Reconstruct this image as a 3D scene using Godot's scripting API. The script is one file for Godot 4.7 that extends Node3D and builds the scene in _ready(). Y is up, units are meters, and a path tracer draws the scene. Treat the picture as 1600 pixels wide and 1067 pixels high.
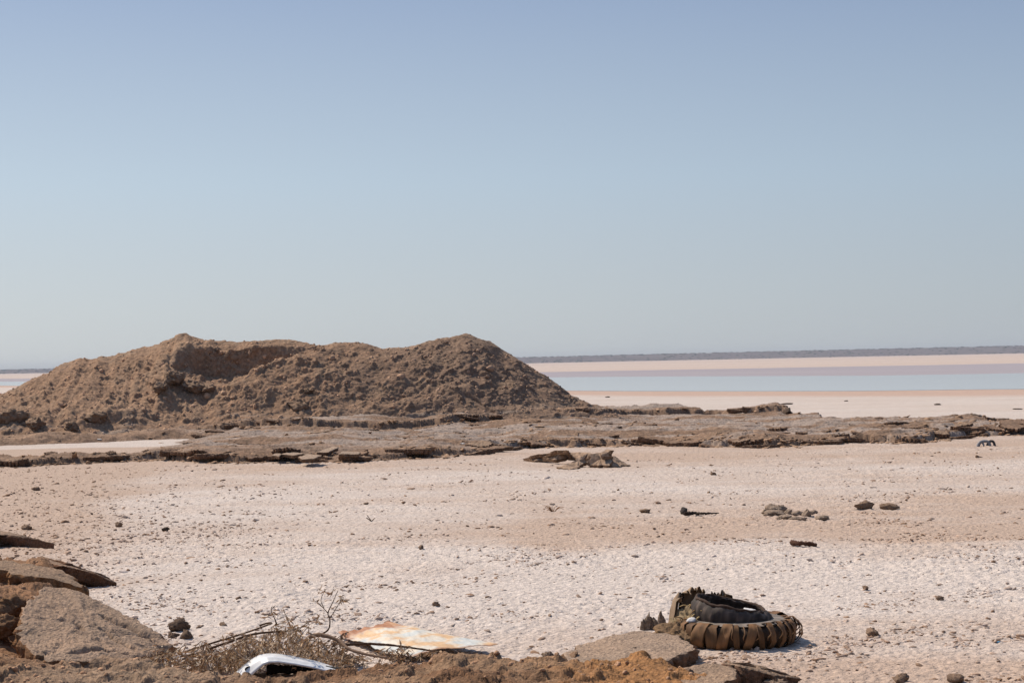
extends Node3D
# Dry salt lake: dirt mound, mud shelf, scrap in the foreground. y up, metres, camera looks along -z; "depth" d means -z.
const F := 2700.0
const EYE := 1.6
var cam: Camera3D
var N := FastNoiseLite.new()    # plain simplex, frequency 1
var NF := FastNoiseLite.new()   # four octaves
var NR := FastNoiseLite.new()   # ridged
var NC := FastNoiseLite.new()   # cells
var rng := RandomNumberGenerator.new()
var M := {}
var taken := {}

func _ready():
	setup_view()
	for n in [N, NF, NR, NC]:
		n.seed = 11
		n.frequency = 1.0
		n.noise_type = FastNoiseLite.TYPE_SIMPLEX_SMOOTH
		n.fractal_type = FastNoiseLite.FRACTAL_NONE
	NF.fractal_type = FastNoiseLite.FRACTAL_FBM
	NF.fractal_octaves = 4
	NR.fractal_type = FastNoiseLite.FRACTAL_RIDGED
	NR.fractal_octaves = 3
	NC.noise_type = FastNoiseLite.TYPE_CELLULAR
	NC.cellular_return_type = FastNoiseLite.RETURN_DISTANCE2_SUB
	NC.cellular_jitter = 1.0
	make_materials()
	build_salt_flat()
	build_lake()
	build_hills()
	build_shelf()
	build_mound()
	build_bank()
	build_slabs()
	build_tyre()
	build_bumper()
	build_sheet()
	build_branch()
	build_small_things()
	build_crumbs()

# ---------------------------------------------------------------- view, sky, sun
const SUN_TO := Vector3(-0.52, 0.76, -0.40)

func setup_view():
	cam = Camera3D.new()
	cam.name = "camera"
	add_child(cam)
	cam.position = Vector3(0, EYE, 0)
	cam.rotation_degrees = Vector3(0.70, 0, -1.15)
	cam.fov = rad_to_deg(2.0 * atan(533.5 / F))
	cam.near = 0.1
	cam.far = 12000.0
	var env := Environment.new()
	env.tonemap_mode = Environment.TONE_MAPPER_LINEAR
	env.tonemap_exposure = 1.0
	env.background_mode = Environment.BG_SKY
	var sky := Sky.new()
	var pm := PanoramaSkyMaterial.new()
	pm.panorama = ImageTexture.create_from_image(sky_image())
	sky.sky_material = pm
	env.sky = sky
	env.sdfgi_enabled = true
	env.ssao_enabled = true
	env.ssil_enabled = true
	env.fog_enabled = true
	env.fog_density = 0.00016
	env.fog_light_color = Color(0.80, 0.83, 0.88)
	var we := WorldEnvironment.new()
	we.name = "environment"
	we.environment = env
	add_child(we)
	var sun := DirectionalLight3D.new()
	sun.name = "sun"
	add_child(sun)
	sun.look_at_from_position(SUN_TO * 50.0, Vector3.ZERO, Vector3.UP)
	sun.light_color = Color(1.0, 0.945, 0.875)
	sun.light_energy = 1.6
	sun.light_angular_distance = 0.5
	sun.shadow_enabled = true

func sky_image() -> Image:
	var w := 512
	var h := 512
	var img := Image.create(w, h, false, Image.FORMAT_RGBF)
	var s := SUN_TO.normalized()
	var keys := [[-90.0, Vector3(0.46, 0.43, 0.40)], [-1.0, Vector3(0.50, 0.50, 0.50)], [0.0, Vector3(0.555, 0.580, 0.585)], [2.0, Vector3(0.530, 0.582, 0.610)], [6.0, Vector3(0.445, 0.550, 0.655)],
		[12.0, Vector3(0.285, 0.378, 0.545)], [25.0, Vector3(0.20, 0.30, 0.50)], [90.0, Vector3(0.15, 0.23, 0.42)]]
	for j in h:
		var el := 90.0 - (j + 0.5) / h * 180.0
		var c := Vector3.ZERO
		for k in keys.size() - 1:
			if el >= keys[k][0] and el <= keys[k + 1][0]:
				c = keys[k][1].lerp(keys[k + 1][1], (el - keys[k][0]) / (keys[k + 1][0] - keys[k][0]))
		for i in w:
			var az := (i + 0.5) / w * TAU
			var dir := Vector3(sin(az) * cos(deg_to_rad(el)), sin(deg_to_rad(el)), -cos(az) * cos(deg_to_rad(el)))
			var g := exp(0.8 * (dir.dot(s) - 0.42))
			img.set_pixel(i, j, Color(c.x * pow(g, 1.15), c.y * g, c.z * pow(g, 0.8)))
	return img

# photo pixel (1600 x 1067) to a world point: on the level h, or at a given depth
func ray(px: float, py: float) -> Vector3:
	return cam.basis * Vector3(px - 800.0, 533.5 - py, -F)
func W(px: float, py: float, h := 0.0) -> Vector3:
	var r := ray(px, py)
	return cam.position + r * ((h - EYE) / r.y)
func WD(px: float, py: float, d: float) -> Vector3:
	var r := ray(px, py)
	return cam.position + r * (d / -r.z)

# ---------------------------------------------------------------- helpers
func numbered(n: String) -> String:
	if not taken.has(n):
		taken[n] = 0
		return n
	taken[n] += 1
	return "%s_%03d" % [n, taken[n]]

func tag(o: Node, label := "", category := "", group := "", kind := "") -> Node:
	if label: o.set_meta("label", label)
	if category: o.set_meta("category", category)
	if group: o.set_meta("group", group)
	if kind or category: o.set_meta("kind", kind if kind else "thing")
	return o

func base(called: String, at: Vector3, label: String, category: String, group := "") -> Node3D:
	var o := Node3D.new()
	o.name = numbered(called)
	add_child(o, true)
	o.position = at
	tag(o, label, category, group)
	return o

func obj(called: String, mesh: Mesh, m: Material, parent: Node = null) -> MeshInstance3D:
	var o := MeshInstance3D.new()
	o.mesh = mesh
	o.material_override = m
	o.name = numbered(called) if parent == null else called
	(self if parent == null else parent).add_child(o, true)
	return o

func grid(p: PackedVector3Array, c: PackedColorArray, nc: int, nr: int, flip := false, wrap := false) -> ArrayMesh:
	var nor := PackedVector3Array()
	nor.resize(p.size())
	var sgn := -1.0 if flip else 1.0
	for r in nr:
		var ru := maxi(r - 1, 0) * nc
		var rd := mini(r + 1, nr - 1) * nc
		for k in nc:
			var a := k - 1
			var b := k + 1
			if a < 0: a = nc - 2 if wrap else 0
			if b >= nc: b = 1 if wrap else nc - 1
			var du := p[r * nc + b] - p[r * nc + a]
			var dv := p[rd + k] - p[ru + k]
			var n := du.cross(dv) * sgn
			nor[r * nc + k] = n.normalized() if n.length_squared() > 1e-16 else Vector3.UP
	var idx := PackedInt32Array()
	idx.resize((nc - 1) * (nr - 1) * 6)
	var q := 0
	for r in nr - 1:
		for k in nc - 1:
			var i := r * nc + k
			if flip:
				idx[q] = i; idx[q + 1] = i + 1; idx[q + 2] = i + nc
				idx[q + 3] = i + 1; idx[q + 4] = i + nc + 1; idx[q + 5] = i + nc
			else:
				idx[q] = i; idx[q + 1] = i + nc; idx[q + 2] = i + 1
				idx[q + 3] = i + 1; idx[q + 4] = i + nc; idx[q + 5] = i + nc + 1
			q += 6
	var arr := []
	arr.resize(Mesh.ARRAY_MAX)
	arr[Mesh.ARRAY_VERTEX] = p
	arr[Mesh.ARRAY_NORMAL] = nor
	if c.size() == p.size(): arr[Mesh.ARRAY_COLOR] = c
	arr[Mesh.ARRAY_INDEX] = idx
	var m := ArrayMesh.new()
	m.add_surface_from_arrays(Mesh.PRIMITIVE_TRIANGLES, arr)
	return m

func join(list: Array) -> ArrayMesh:
	var st := SurfaceTool.new()
	st.begin(Mesh.PRIMITIVE_TRIANGLES)
	for m in list: st.append_from(m, 0, Transform3D.IDENTITY)
	return st.commit()

func tube(pts: Array, r0: float, r1: float, sides := 6, lump := 0.0) -> ArrayMesh:
	var cu := Curve3D.new()
	for i in pts.size():
		var t: Vector3 = (pts[mini(i + 1, pts.size() - 1)] - pts[maxi(i - 1, 0)]) * 0.17
		cu.add_point(pts[i], -t, t)
	cu.bake_interval = 0.01
	var L := cu.get_baked_length()
	var n := clampi(int(L / 0.012), 3, 80)
	var p := PackedVector3Array()
	var up := Vector3(0.31, 0.2, 0.93)
	for i in n + 3:
		var f := clampf((i - 1.0) / n, 0, 1)
		var o := cu.sample_baked(f * L)
		var d := (cu.sample_baked(minf(f * L + 0.01, L)) - cu.sample_baked(maxf(f * L - 0.01, 0))).normalized()
		var s := d.cross(up).normalized()
		var u := s.cross(d)
		var r := lerpf(r0, r1, f)
		if i == 0 or i == n + 2: r = 0.0002
		for k in sides + 1:
			var a := TAU * k / sides
			var dir := s * cos(a) + u * sin(a)
			var rr := r
			if lump > 0.0: rr *= 1.0 + lump * N.get_noise_3dv((o + dir * r) * 40.0)
			p.append(o + dir * rr)
	return grid(p, PackedColorArray(), sides + 1, n + 3, false, true)

# a broken stone or clod: random planes cut a ball, then fine noise; unit size, base colour in the vertices
func rock(sd: int, size: Vector3, segs := 16, rough := 0.10, planes := 11, tint := Color(0.3, 0.22, 0.16)) -> ArrayMesh:
	var r := RandomNumberGenerator.new()
	r.seed = sd
	var pl := []
	for k in planes:
		var v := Vector3(r.randfn(), r.randfn(), r.randfn()).normalized()
		pl.append([v, r.randf_range(0.62, 0.98)])
	var rows := int(segs * 0.6) + 2
	var p := PackedVector3Array()
	var c := PackedColorArray()
	var off := Vector3(sd * 3.7, sd * 1.3, sd * 2.1)
	for j in rows:
		var th := PI * j / (rows - 1)
		for i in segs + 1:
			var ph := TAU * (i % segs) / segs
			var d := Vector3(sin(th) * cos(ph), cos(th), sin(th) * sin(ph))
			var m := 1.15
			for q in pl:
				var dt: float = d.dot(q[0])
				if dt > 0.15: m = minf(m, q[1] / dt)
			m *= 1.0 + rough * NF.get_noise_3dv(d * 2.3 + off) * 1.6
			p.append(d * m * size * 0.5)
			var t := 1.0 + 0.28 * NF.get_noise_3dv(d * 3.1 + off * 2.0)
			c.append(Color(tint.r * t, tint.g * t, tint.b * t))
	return grid(p, c, segs + 1, rows, false, true)

# a slab of dried crust. top: Array of world points round its upper edge; broken sides, uneven top
func slab(top: Array, thick: float, sd: int, tint: Color, bump := 0.012, jag := 0.02, cracks := [], rim := Color(-1, 0, 0)) -> ArrayMesh:
	var cen := Vector3.ZERO
	for t in top: cen += t
	cen /= top.size()
	var loop := PackedVector3Array()
	var per := 0.0
	for i in top.size(): per += top[i].distance_to(top[(i + 1) % top.size()])
	var nseg := clampi(int(per / 0.022), 36, 150)
	for i in nseg:
		var s := per * i / nseg
		for k in top.size():
			var a: Vector3 = top[k]
			var b: Vector3 = top[(k + 1) % top.size()]
			var l := a.distance_to(b)
			if s <= l or k == top.size() - 1:
				loop.append(a.lerp(b, clampf(s / l, 0, 1)))
				break
			s -= l
	var off := Vector3(sd * 1.7, 0, sd * 2.9)
	for i in nseg:
		var out := (loop[i] - cen)
		out.y = 0
		out = out.normalized()
		var q := loop[i] * 9.0 + off
		loop[i] += out * (jag * (NF.get_noise_3dv(q) * 1.6 + 0.6 * NR.get_noise_3dv(q * 0.35)))
	var rings := clampi(int(sqrt(per) * (12.0 if cracks.is_empty() else 34.0)), 8, 64)
	var p := PackedVector3Array()
	var c := PackedColorArray()
	var nc := nseg + 1
	for j in rings + 1:
		var f := float(j) / rings
		for i in nc:
			var e := loop[i % nseg]
			var v := cen.lerp(e, f)
			var q := Vector3(v.x, 0, v.z) + off
			var hgt := bump * (NF.get_noise_3dv(q * 5.0) + 0.45 * NF.get_noise_3dv(q * 21.0))
			for cr in cracks:
				for k in cr.size() - 1:
					var near := Geometry3D.get_closest_point_to_segment(v, cr[k], cr[k + 1])
					var dist := Vector2(v.x - near.x + 0.012 * NF.get_noise_3dv(q * 9.0), v.z - near.z).length()
					hgt -= 0.040 * exp(-pow(dist / 0.017, 2.0))
			if j == rings: hgt -= 0.006
			v.y += hgt
			p.append(v)
			c.append(earth(tint, q))
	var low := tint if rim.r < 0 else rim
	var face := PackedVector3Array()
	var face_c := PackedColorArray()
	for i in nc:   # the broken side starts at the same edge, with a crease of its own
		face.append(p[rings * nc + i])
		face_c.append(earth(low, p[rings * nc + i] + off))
	for j in 7:
		var f := (j + 1) / 7.0
		for i in nc:
			var e := loop[i % nseg]
			var out := e - cen
			out.y = 0
			out = out.normalized()
			var q := Vector3(e.x, -f * thick, e.z) * 12.0 + off
			var w := NF.get_noise_3dv(q) * 0.040 + 0.03 * NR.get_noise_3dv(q * 0.6) - 0.03 * f * f
			if j == 6: w -= thick * 0.35
			face.append(e + out * w * minf(1.0, thick * 10.0) + Vector3(0, -thick * f, 0))
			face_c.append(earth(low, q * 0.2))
	return join([grid(p, c, nc, rings + 1, true, true), grid(face, face_c, nc, 8, true, true)])

func earth(t: Color, q: Vector3) -> Color:
	var a := NF.get_noise_3dv(q * 1.9)
	var b := NF.get_noise_3dv(q * 7.0 + Vector3(7, 0, 3))
	var m := 1.0 + 0.22 * a + 0.20 * b
	return Color(t.r * m * 1.10, t.g * m * 1.03 * (1.0 - 0.04 * a), t.b * m * 0.96 * (1.0 - 0.08 * a))

# ---------------------------------------------------------------- materials
func noise_image(sz: int, sd: int, freq: float, oct: int, lo: float, hi: float, kind := FastNoiseLite.TYPE_SIMPLEX_SMOOTH) -> Image:
	var n := FastNoiseLite.new()
	n.seed = sd
	n.noise_type = kind
	n.frequency = freq
	n.fractal_octaves = oct
	n.fractal_gain = 0.62
	var im := n.get_seamless_image(sz, sz)
	im.convert(Image.FORMAT_L8)
	var d := im.get_data()
	for i in d.size(): d[i] = int(255.0 * lerpf(lo, hi, d[i] / 255.0))
	return Image.create_from_data(sz, sz, false, Image.FORMAT_L8, d)

func ground_mat(tex: Image, bump: Image, tile: float, depth_cm: float, rough := 0.95) -> StandardMaterial3D:
	var m := StandardMaterial3D.new()
	m.vertex_color_use_as_albedo = true
	m.albedo_texture = ImageTexture.create_from_image(tex)
	m.uv1_triplanar = true
	m.uv1_world_triplanar = true
	m.uv1_scale = Vector3.ONE / tile
	m.heightmap_enabled = true
	m.heightmap_texture = ImageTexture.create_from_image(bump)
	m.heightmap_scale = depth_cm
	m.roughness = rough
	m.metallic_specular = 0.25
	return m

func plain(c: Color, rough := 0.8, spec := 0.4) -> StandardMaterial3D:
	var m := StandardMaterial3D.new()
	m.albedo_color = c
	m.roughness = rough
	m.metallic_specular = spec
	return m

func vert(rough := 0.9, spec := 0.25) -> StandardMaterial3D:
	var m := plain(Color.WHITE, rough, spec)
	m.vertex_color_use_as_albedo = true
	return m

func make_materials():
	var fine := noise_image(512, 3, 0.03, 5, 0.72, 1.0)
	var crust := noise_image(512, 9, 0.02, 6, 0.0, 1.0)
	var soil := noise_image(512, 5, 0.035, 6, 0.55, 1.0)
	var soilb := noise_image(512, 6, 0.025, 6, 0.0, 1.0)
	M.salt = ground_mat(fine, crust, 0.8, 1.8)
	M.shelf = ground_mat(soil, soilb, 1.3, 1.2)
	M.mound = ground_mat(soil, soilb, 1.9, 1.5)
	M.dirt = ground_mat(soil, soilb, 0.45, 1.4)
	M.clod = ground_mat(soil, soilb, 0.35, 0.8)
	M.vert = vert()
	M.hill = vert(1.0, 0.0)
	M.rubber = vert(0.75, 0.35)
	M.crumb = vert(0.95, 0.2)
	M.fibre_a = plain(Color(0.72, 0.62, 0.44), 0.95)
	M.fibre_b = plain(Color(0.52, 0.40, 0.27), 0.95)
	M.fray = plain(Color(0.50, 0.38, 0.27), 0.9)
	M.tuft = plain(Color(0.56, 0.38, 0.22), 0.95)
	M.tuft_dark = plain(Color(0.30, 0.22, 0.16), 0.95)

# ---------------------------------------------------------------- salt flat
func lin(arr: Array, x: float) -> float:   # piecewise linear table [[x, v], ...]
	if x <= arr[0][0]: return arr[0][1]
	for i in arr.size() - 1:
		if x <= arr[i + 1][0]:
			return lerpf(arr[i][1], arr[i + 1][1], (x - arr[i][0]) / (arr[i + 1][0] - arr[i][0]))
	return arr[-1][1]

func flat_h(x: float, d: float) -> float:
	var h := 0.014 * NF.get_noise_2d(x * 0.45, d * 0.45)
	if d < 34.0:
		var patch := smoothstep(-0.35, 0.45, NF.get_noise_2d(x * 0.3 + 40.0, d * 0.3))
		h += (0.004 + 0.010 * patch) * NF.get_noise_2d(x * 4.5, d * 4.0)
		h += 0.009 * N.get_noise_2d(x * 17.0, d * 13.0) * (0.4 + patch)
	return h * (1.0 - smoothstep(48.0, 60.0, d))

func tan_amount(x: float, d: float) -> float:  # 0 white salt .. 1 tan silt
	var n := NF.get_noise_2d(x * 0.16, d * 0.30)
	var n2 := NF.get_noise_2d(x * 0.9 + 9.0, d * 1.6)
	var m := 0.30 + 0.55 * n + 0.30 * n2
	var wob := 0.8 * NF.get_noise_2d(x * 0.35, d * 0.2 + 5.0)
	# the tan silt tongue across the middle, the silt by the left bank, below the shelf and at the lower right
	m += 0.75 * smoothstep(14.6, 15.2, d + wob) * (1.0 - smoothstep(17.6, 20.5, d + wob)) * smoothstep(-1.8, 0.8, x + wob)
	m += 0.85 * smoothstep(0.2, -1.6, x + 0.20 * d + wob)
	m += 0.6 * smoothstep(24.5, 28.0, d + wob)
	m += 0.65 * smoothstep(9.6, 8.7, d + 0.5 * wob)
	m -= 0.35 * smoothstep(9.8, 11.0, d) * (1.0 - smoothstep(13.6, 15.0, d + wob))
	if d > 36.0: m = 0.12 + 0.3 * n
	return clampf(m, 0.0, 1.0)

func flat_col(x: float, d: float) -> Color:
	var t := tan_amount(x, d)
	var a := Color(0.77, 0.665, 0.585)
	var b := Color(0.62, 0.465, 0.36)
	var c := a.lerp(b, t)
	if d > 55.0:   # lake margins: pink rim, cream far shore
		var near := lin(SHORE_NEAR, x)
		var pink := smoothstep(near - 16.0, near - 9.0, d)
		c = c.lerp(Color(0.66, 0.455, 0.35), pink * 0.85)
		var far := lin(SHORE_FAR, x)
		var cream := smoothstep(far - 30.0, far - 5.0, d)
		c = c.lerp(Color(0.72, 0.60, 0.52), cream)
		c = c.lerp(Color(0.66, 0.50, 0.40), cream * (0.35 + 0.5 * N.get_noise_2d(d * 0.004, x * 0.0006)))
	var g := 1.0 + 0.07 * NF.get_noise_2d(x * 3.0, d * 3.0)
	return Color(c.r * g, c.g * g, c.b * g)

const SHORE_NEAR := [[-400.0, 800.0], [-200.0, 440.0], [-69.0, 225.0], [6.4, 88.0], [17.0, 77.0], [60.0, 62.0], [400.0, 40.0]]
const SHORE_MID := [[-400.0, 960.0], [-200.0, 520.0], [-90.0, 300.0], [11.0, 160.0], [28.0, 128.0], [80.0, 115.0], [400.0, 90.0]]
const SHORE_FAR := [[-400.0, 1100.0], [-200.0, 620.0], [-130.0, 450.0], [0.0, 275.0], [60.0, 254.0], [200.0, 240.0], [400.0, 200.0]]

func build_salt_flat():
	var cols := PackedFloat32Array()
	var t := -3.0
	while t < 3.0:
		cols.append(t)
		t += 0.00145 if absf(t + 0.0007) < 0.34 else (0.012 if absf(t) < 0.6 else 0.15)
	var rows := PackedFloat32Array()
	var d := 2.0
	while d < 3300.0:
		rows.append(d)
		if d < 7.4: d += 0.25
		elif d < 36.0: d += 0.5 * d * d / 2765.0
		elif d < 130.0: d += 0.5
		else: d *= 1.03
	var nc := cols.size()
	var p := PackedVector3Array()
	var c := PackedColorArray()
	for dd in rows:
		for tt in cols:
			var x: float = tt * dd
			p.append(Vector3(x, flat_h(x, dd), -dd))
			c.append(flat_col(x, dd))
	var o := obj("salt_flat", grid(p, c, nc, rows.size(), true), M.salt)
	tag(o, "", "", "", "structure")
	# the lake bed goes on behind and beside the fine part
	var pp := PackedVector3Array()
	var cc := PackedColorArray()
	for j in 41:
		for i in 41:
			pp.append(Vector3((i - 20) * 15.0, -0.07, 6.0 - 300.0 + j * 15.0 + 290.0))
			cc.append(Color(0.6, 0.47, 0.38))
	tag(obj("ground", grid(pp, cc, 41, 41, false), M.salt), "", "", "", "structure")

func strip_sheet(a: Array, b: Array, y: float, col: Color, wob: float) -> ArrayMesh:
	var p := PackedVector3Array()
	var c := PackedColorArray()
	var n := 400
	for j in 9:
		for i in n + 1:
			var x := lerpf(-400.0, 400.0, float(i) / n)
			var da := lin(a, x) + wob * NF.get_noise_1d(x * 0.06)
			var db := lin(b, x) + wob * NF.get_noise_1d(x * 0.05 + 77.0)
			p.append(Vector3(x, y, -lerpf(da, db, j / 8.0)))
			var g := 1.0 + 0.05 * NF.get_noise_2d(x * 0.01, j * 0.9)
			c.append(Color(col.r * g, col.g * g, col.b * g))
	return grid(p, c, n + 1, 9, true)

func build_lake():
	var wm := vert(0.10, 0.5)
	var wt := vert(0.6, 0.12)
	tag(obj("wet_lake_bed", strip_sheet(SHORE_MID, SHORE_FAR, 0.004, Color(0.33, 0.295, 0.305), 3.0), wt), "", "", "", "structure")
	var near := []
	for q in SHORE_NEAR: near.append(q)
	var mid := []
	for q in SHORE_MID: mid.append([q[0], q[1] + 8.0])
	tag(obj("water", strip_sheet(near, mid, 0.008, Color(0.42, 0.42, 0.42), 2.0), wm), "", "", "", "structure")

func build_hills():
	var p := PackedVector3Array()
	var c := PackedColorArray()
	var n := 1600
	for j in 12:
		for i in n + 1:
			var x := lerpf(-5200.0, 5200.0, float(i) / n)
			var top := lin([[-5200.0, 5.0], [-900.0, 7.0], [0.0, 10.5], [450.0, 12.3], [900.0, 13.6], [5200.0, 15.0]], x)
			var f := j / 11.0
			var h := top * smoothstep(0.0, 0.62, f) * (1.0 if f < 0.85 else 0.9)
			h += 0.5 * NF.get_noise_2d(x * 0.004, f * 3.0) + 0.35 * N.get_noise_2d(x * 0.03, f * 9.0)
			p.append(Vector3(x, h if j > 0 else -1.0, -(2900.0 + 500.0 * f)))
			var g := 1.0 + 0.25 * NF.get_noise_2d(x * 0.008, f * 14.0)
			c.append(Color(0.135 * g, 0.110 * g, 0.105 * g))
	tag(obj("hills", grid(p, c, n + 1, 12, true), M.hill), "", "", "", "structure")
	var mm := MultiMesh.new()
	mm.transform_format = MultiMesh.TRANSFORM_3D
	mm.use_colors = true
	mm.mesh = rock(77, Vector3.ONE, 9, 0.5, 5, Color(1, 1, 1))
	mm.instance_count = 2600
	rng.seed = 5
	for k in 2600:
		var x := rng.randf_range(-1500.0, 1500.0)
		var f := rng.randf()
		var top := lin([[-5200.0, 5.0], [-900.0, 7.0], [0.0, 10.5], [450.0, 12.3], [900.0, 13.6], [5200.0, 15.0]], x)
		var s := rng.randf_range(1.0, 2.4)
		var b := Basis.IDENTITY.rotated(Vector3.UP, rng.randf() * TAU).scaled(Vector3(s * 2.6, s, s * 2.6))
		mm.set_instance_transform(k, Transform3D(b, Vector3(x, top * smoothstep(0.0, 0.62, f), -(2900.0 + 500.0 * f))))
		var g := rng.randf_range(0.05, 0.10)
		mm.set_instance_color(k, Color(g * 0.95, g, g * 0.8))
	var mi := MultiMeshInstance3D.new()
	mi.name = "scrub"
	mi.multimesh = mm
	mi.material_override = M.hill
	add_child(mi, true)
	tag(mi, "far dark scrub along the low ridge across the lake", "scrub", "", "stuff")

# ---------------------------------------------------------------- mud shelf
var front_edge := []
var back_edge := []
var terrace_edge := []

func edge(list: Array, h: float) -> Array:
	var out := []
	for q in list:
		var v := W(q[0], q[1], h)
		out.append([v.x, -v.z])
	out.sort_custom(func(a, b): return a[0] < b[0])
	return out

func sharp(v: float, w: float) -> float:
	return smoothstep(-w, w, v)

func shelf_h(x: float, d: float) -> float:
	var wob := 0.35 * NF.get_noise_2d(x * 1.1, d * 0.5) + 0.16 * NF.get_noise_2d(x * 5.0, d * 6.0)
	var fe := lin(front_edge, x)
	var low := 0.07 + 0.05 * smoothstep(-0.3, 0.5, N.get_noise_2d(x * 0.45, 3.0))
	var h := -0.05 + 0.05 * sharp(d - fe + 0.25, 0.35)
	h += low * sharp(d - fe + wob, 0.035)
	# layered crust: thin wiggly ledges
	var n := NF.get_noise_2d(x * 0.22 + 3.0, d * 0.42)
	var lay := n * 4.0
	var fr := lay - floorf(lay)
	h += (0.035 * (floorf(lay) + smoothstep(0.0, 0.10, fr)) + 0.03) * sharp(d - fe - 0.3, 0.3)
	# upper terrace
	var te := lin(terrace_edge, x)
	var on := smoothstep(-9.2, -6.5, x) * (1.0 - smoothstep(6.9, 7.8, x))
	h += on * 0.17 * sharp(d - te + 0.4 * NF.get_noise_2d(x * 0.9, 8.0) + 0.08 * NF.get_noise_2d(x * 6.0, d * 4.0), 0.05)
	# rough lumps, most along the right end
	var lump := 0.3 + 0.7 * smoothstep(4.0, 7.5, x)
	h += 0.06 * lump * maxf(0.0, NF.get_noise_2d(x * 1.3, d * 1.5)) + 0.022 * NF.get_noise_2d(x * 4.0, d * 4.0) + 0.012 * N.get_noise_2d(x * 13.0, d * 11.0)
	# salt tongue that comes in from the left
	var tl := smoothstep(-5.6, -8.2, x) * sharp(d - 31.2 + wob, 0.25) * (1.0 - sharp(d - 38.6 - 0.5 * (x + 10.0) + wob, 0.5))
	h = lerpf(h, -0.04, tl)
	# back edge on the right
	var be := lin(back_edge, x)
	h = lerpf(h, -0.10, smoothstep(2.2, 3.2, x) * sharp(d - be - 0.15 + wob * 0.15, 0.25))
	return h

func build_shelf():
	front_edge = edge([[-300, 742], [-100, 736], [10, 729], [100, 725], [180, 721], [260, 718], [340, 723], [400, 722], [450, 719], [550, 722], [640, 716], [700, 713], [750, 708], [780, 703], [830, 700], [900, 698], [1000, 695],
		[1060, 696], [1130, 698], [1200, 699], [1250, 696], [1330, 690], [1400, 692], [1440, 690], [1500, 683], [1540, 680], [1600, 678], [1700, 676], [1900, 672]], 0.0)
	terrace_edge = edge([[200, 676], [330, 673], [450, 672], [520, 671], [600, 669], [700, 665], [800, 659], [900, 656], [1000, 650], [1100, 648], [1250, 648]], 0.12)
	back_edge = edge([[900, 638], [1000, 637], [1060, 636], [1100, 637], [1160, 636], [1220, 635]], 0.30) + edge([[1310, 656], [1400, 655], [1500, 655], [1600, 655], [1700, 655], [1900, 652]], 0.15)
	var nc := 560
	var nr := 500
	var p := PackedVector3Array()
	var c := PackedColorArray()
	for j in nr:
		var d := lerpf(27.0, 48.0, pow(float(j) / (nr - 1), 1.15))
		for i in nc:
			var x := lerpf(-0.37, 0.40, float(i) / (nc - 1)) * d
			var h := shelf_h(x, d)
			p.append(Vector3(x, h, -d))
			var s := smoothstep(-0.22, 0.18, NF.get_noise_2d(x * 0.20 + 20.0, d * 0.75) + 0.35 * NF.get_noise_2d(x * 1.5, d * 3.0))
			s *= smoothstep(-9.5, -5.0, x) * smoothstep(29.0, 33.0, d)
			var te := d - lin(terrace_edge, x)
			if te > -0.35 and te < 0.3: s *= 0.1   # the broken step shows bare mud
			var k := Color(0.33, 0.228, 0.163).lerp(Color(0.48, 0.335, 0.24), smoothstep(-0.2, 0.4, NF.get_noise_2d(x * 0.5, d * 0.9)) * (0.35 + 0.5 * smoothstep(-3.0, -8.0, x)))
			k = k.lerp(Color(0.50, 0.43, 0.385), s * 0.85)
			c.append(earth(k, Vector3(x, 0, d)))
	var sh := tag(obj("mud_shelf", grid(p, c, nc, nr, true), M.shelf), "", "", "", "structure")
	shelf_rubble(sh)
	# broken plates of crust along the ledges
	var kinds := []
	for k in 10:
		var pts := []
		var r := RandomNumberGenerator.new()
		r.seed = 700 + k
		for q in 9: pts.append(Vector3(cos(TAU * q / 9.0) * r.randf_range(0.3, 0.62), 0.0, -sin(TAU * q / 9.0) * r.randf_range(0.3, 0.6)))
		kinds.append(slab(pts, 0.15, 70 + k, [Color(0.36, 0.25, 0.18), Color(0.42, 0.31, 0.23), Color(0.31, 0.21, 0.15)][k % 3], 0.03, 0.09, [], Color(0.25, 0.16, 0.11)))
	rng.seed = 12
	for k in 290:
		var x := rng.randf_range(-11.5, 12.5)
		var d := 0.0
		var line := k % 3
		if line == 0: d = lin(front_edge, x) + rng.randf_range(-0.25, 0.25)
		elif line == 1:
			d = lin(terrace_edge, x) + rng.randf_range(-0.35, 0.15)
			if x < -7.0 or x > 6.8: continue
		else: d = rng.randf_range(lin(front_edge, x) + 0.3, minf(lin(back_edge, x) if x > 3.0 else 41.0, 41.5))
		var h := shelf_h(x, d)
		if h < -0.02: continue
		var o := obj("crust_plate", kinds[rng.randi() % 10], M.shelf, sh)
		var sz := rng.randf_range(0.22, 0.7) * (1.0 if line == 0 else 0.7)
		if line == 1: h -= 0.04
		o.transform = Transform3D(Basis.from_euler(Vector3(rng.randfn() * 0.12 - 0.05, rng.randf() * TAU, rng.randfn() * 0.10)) * Basis.from_scale(Vector3(sz * 1.4, rng.randf_range(0.35, 0.7), sz)), Vector3(x, h + rng.randf_range(0.0, 0.03), -d))

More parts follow.
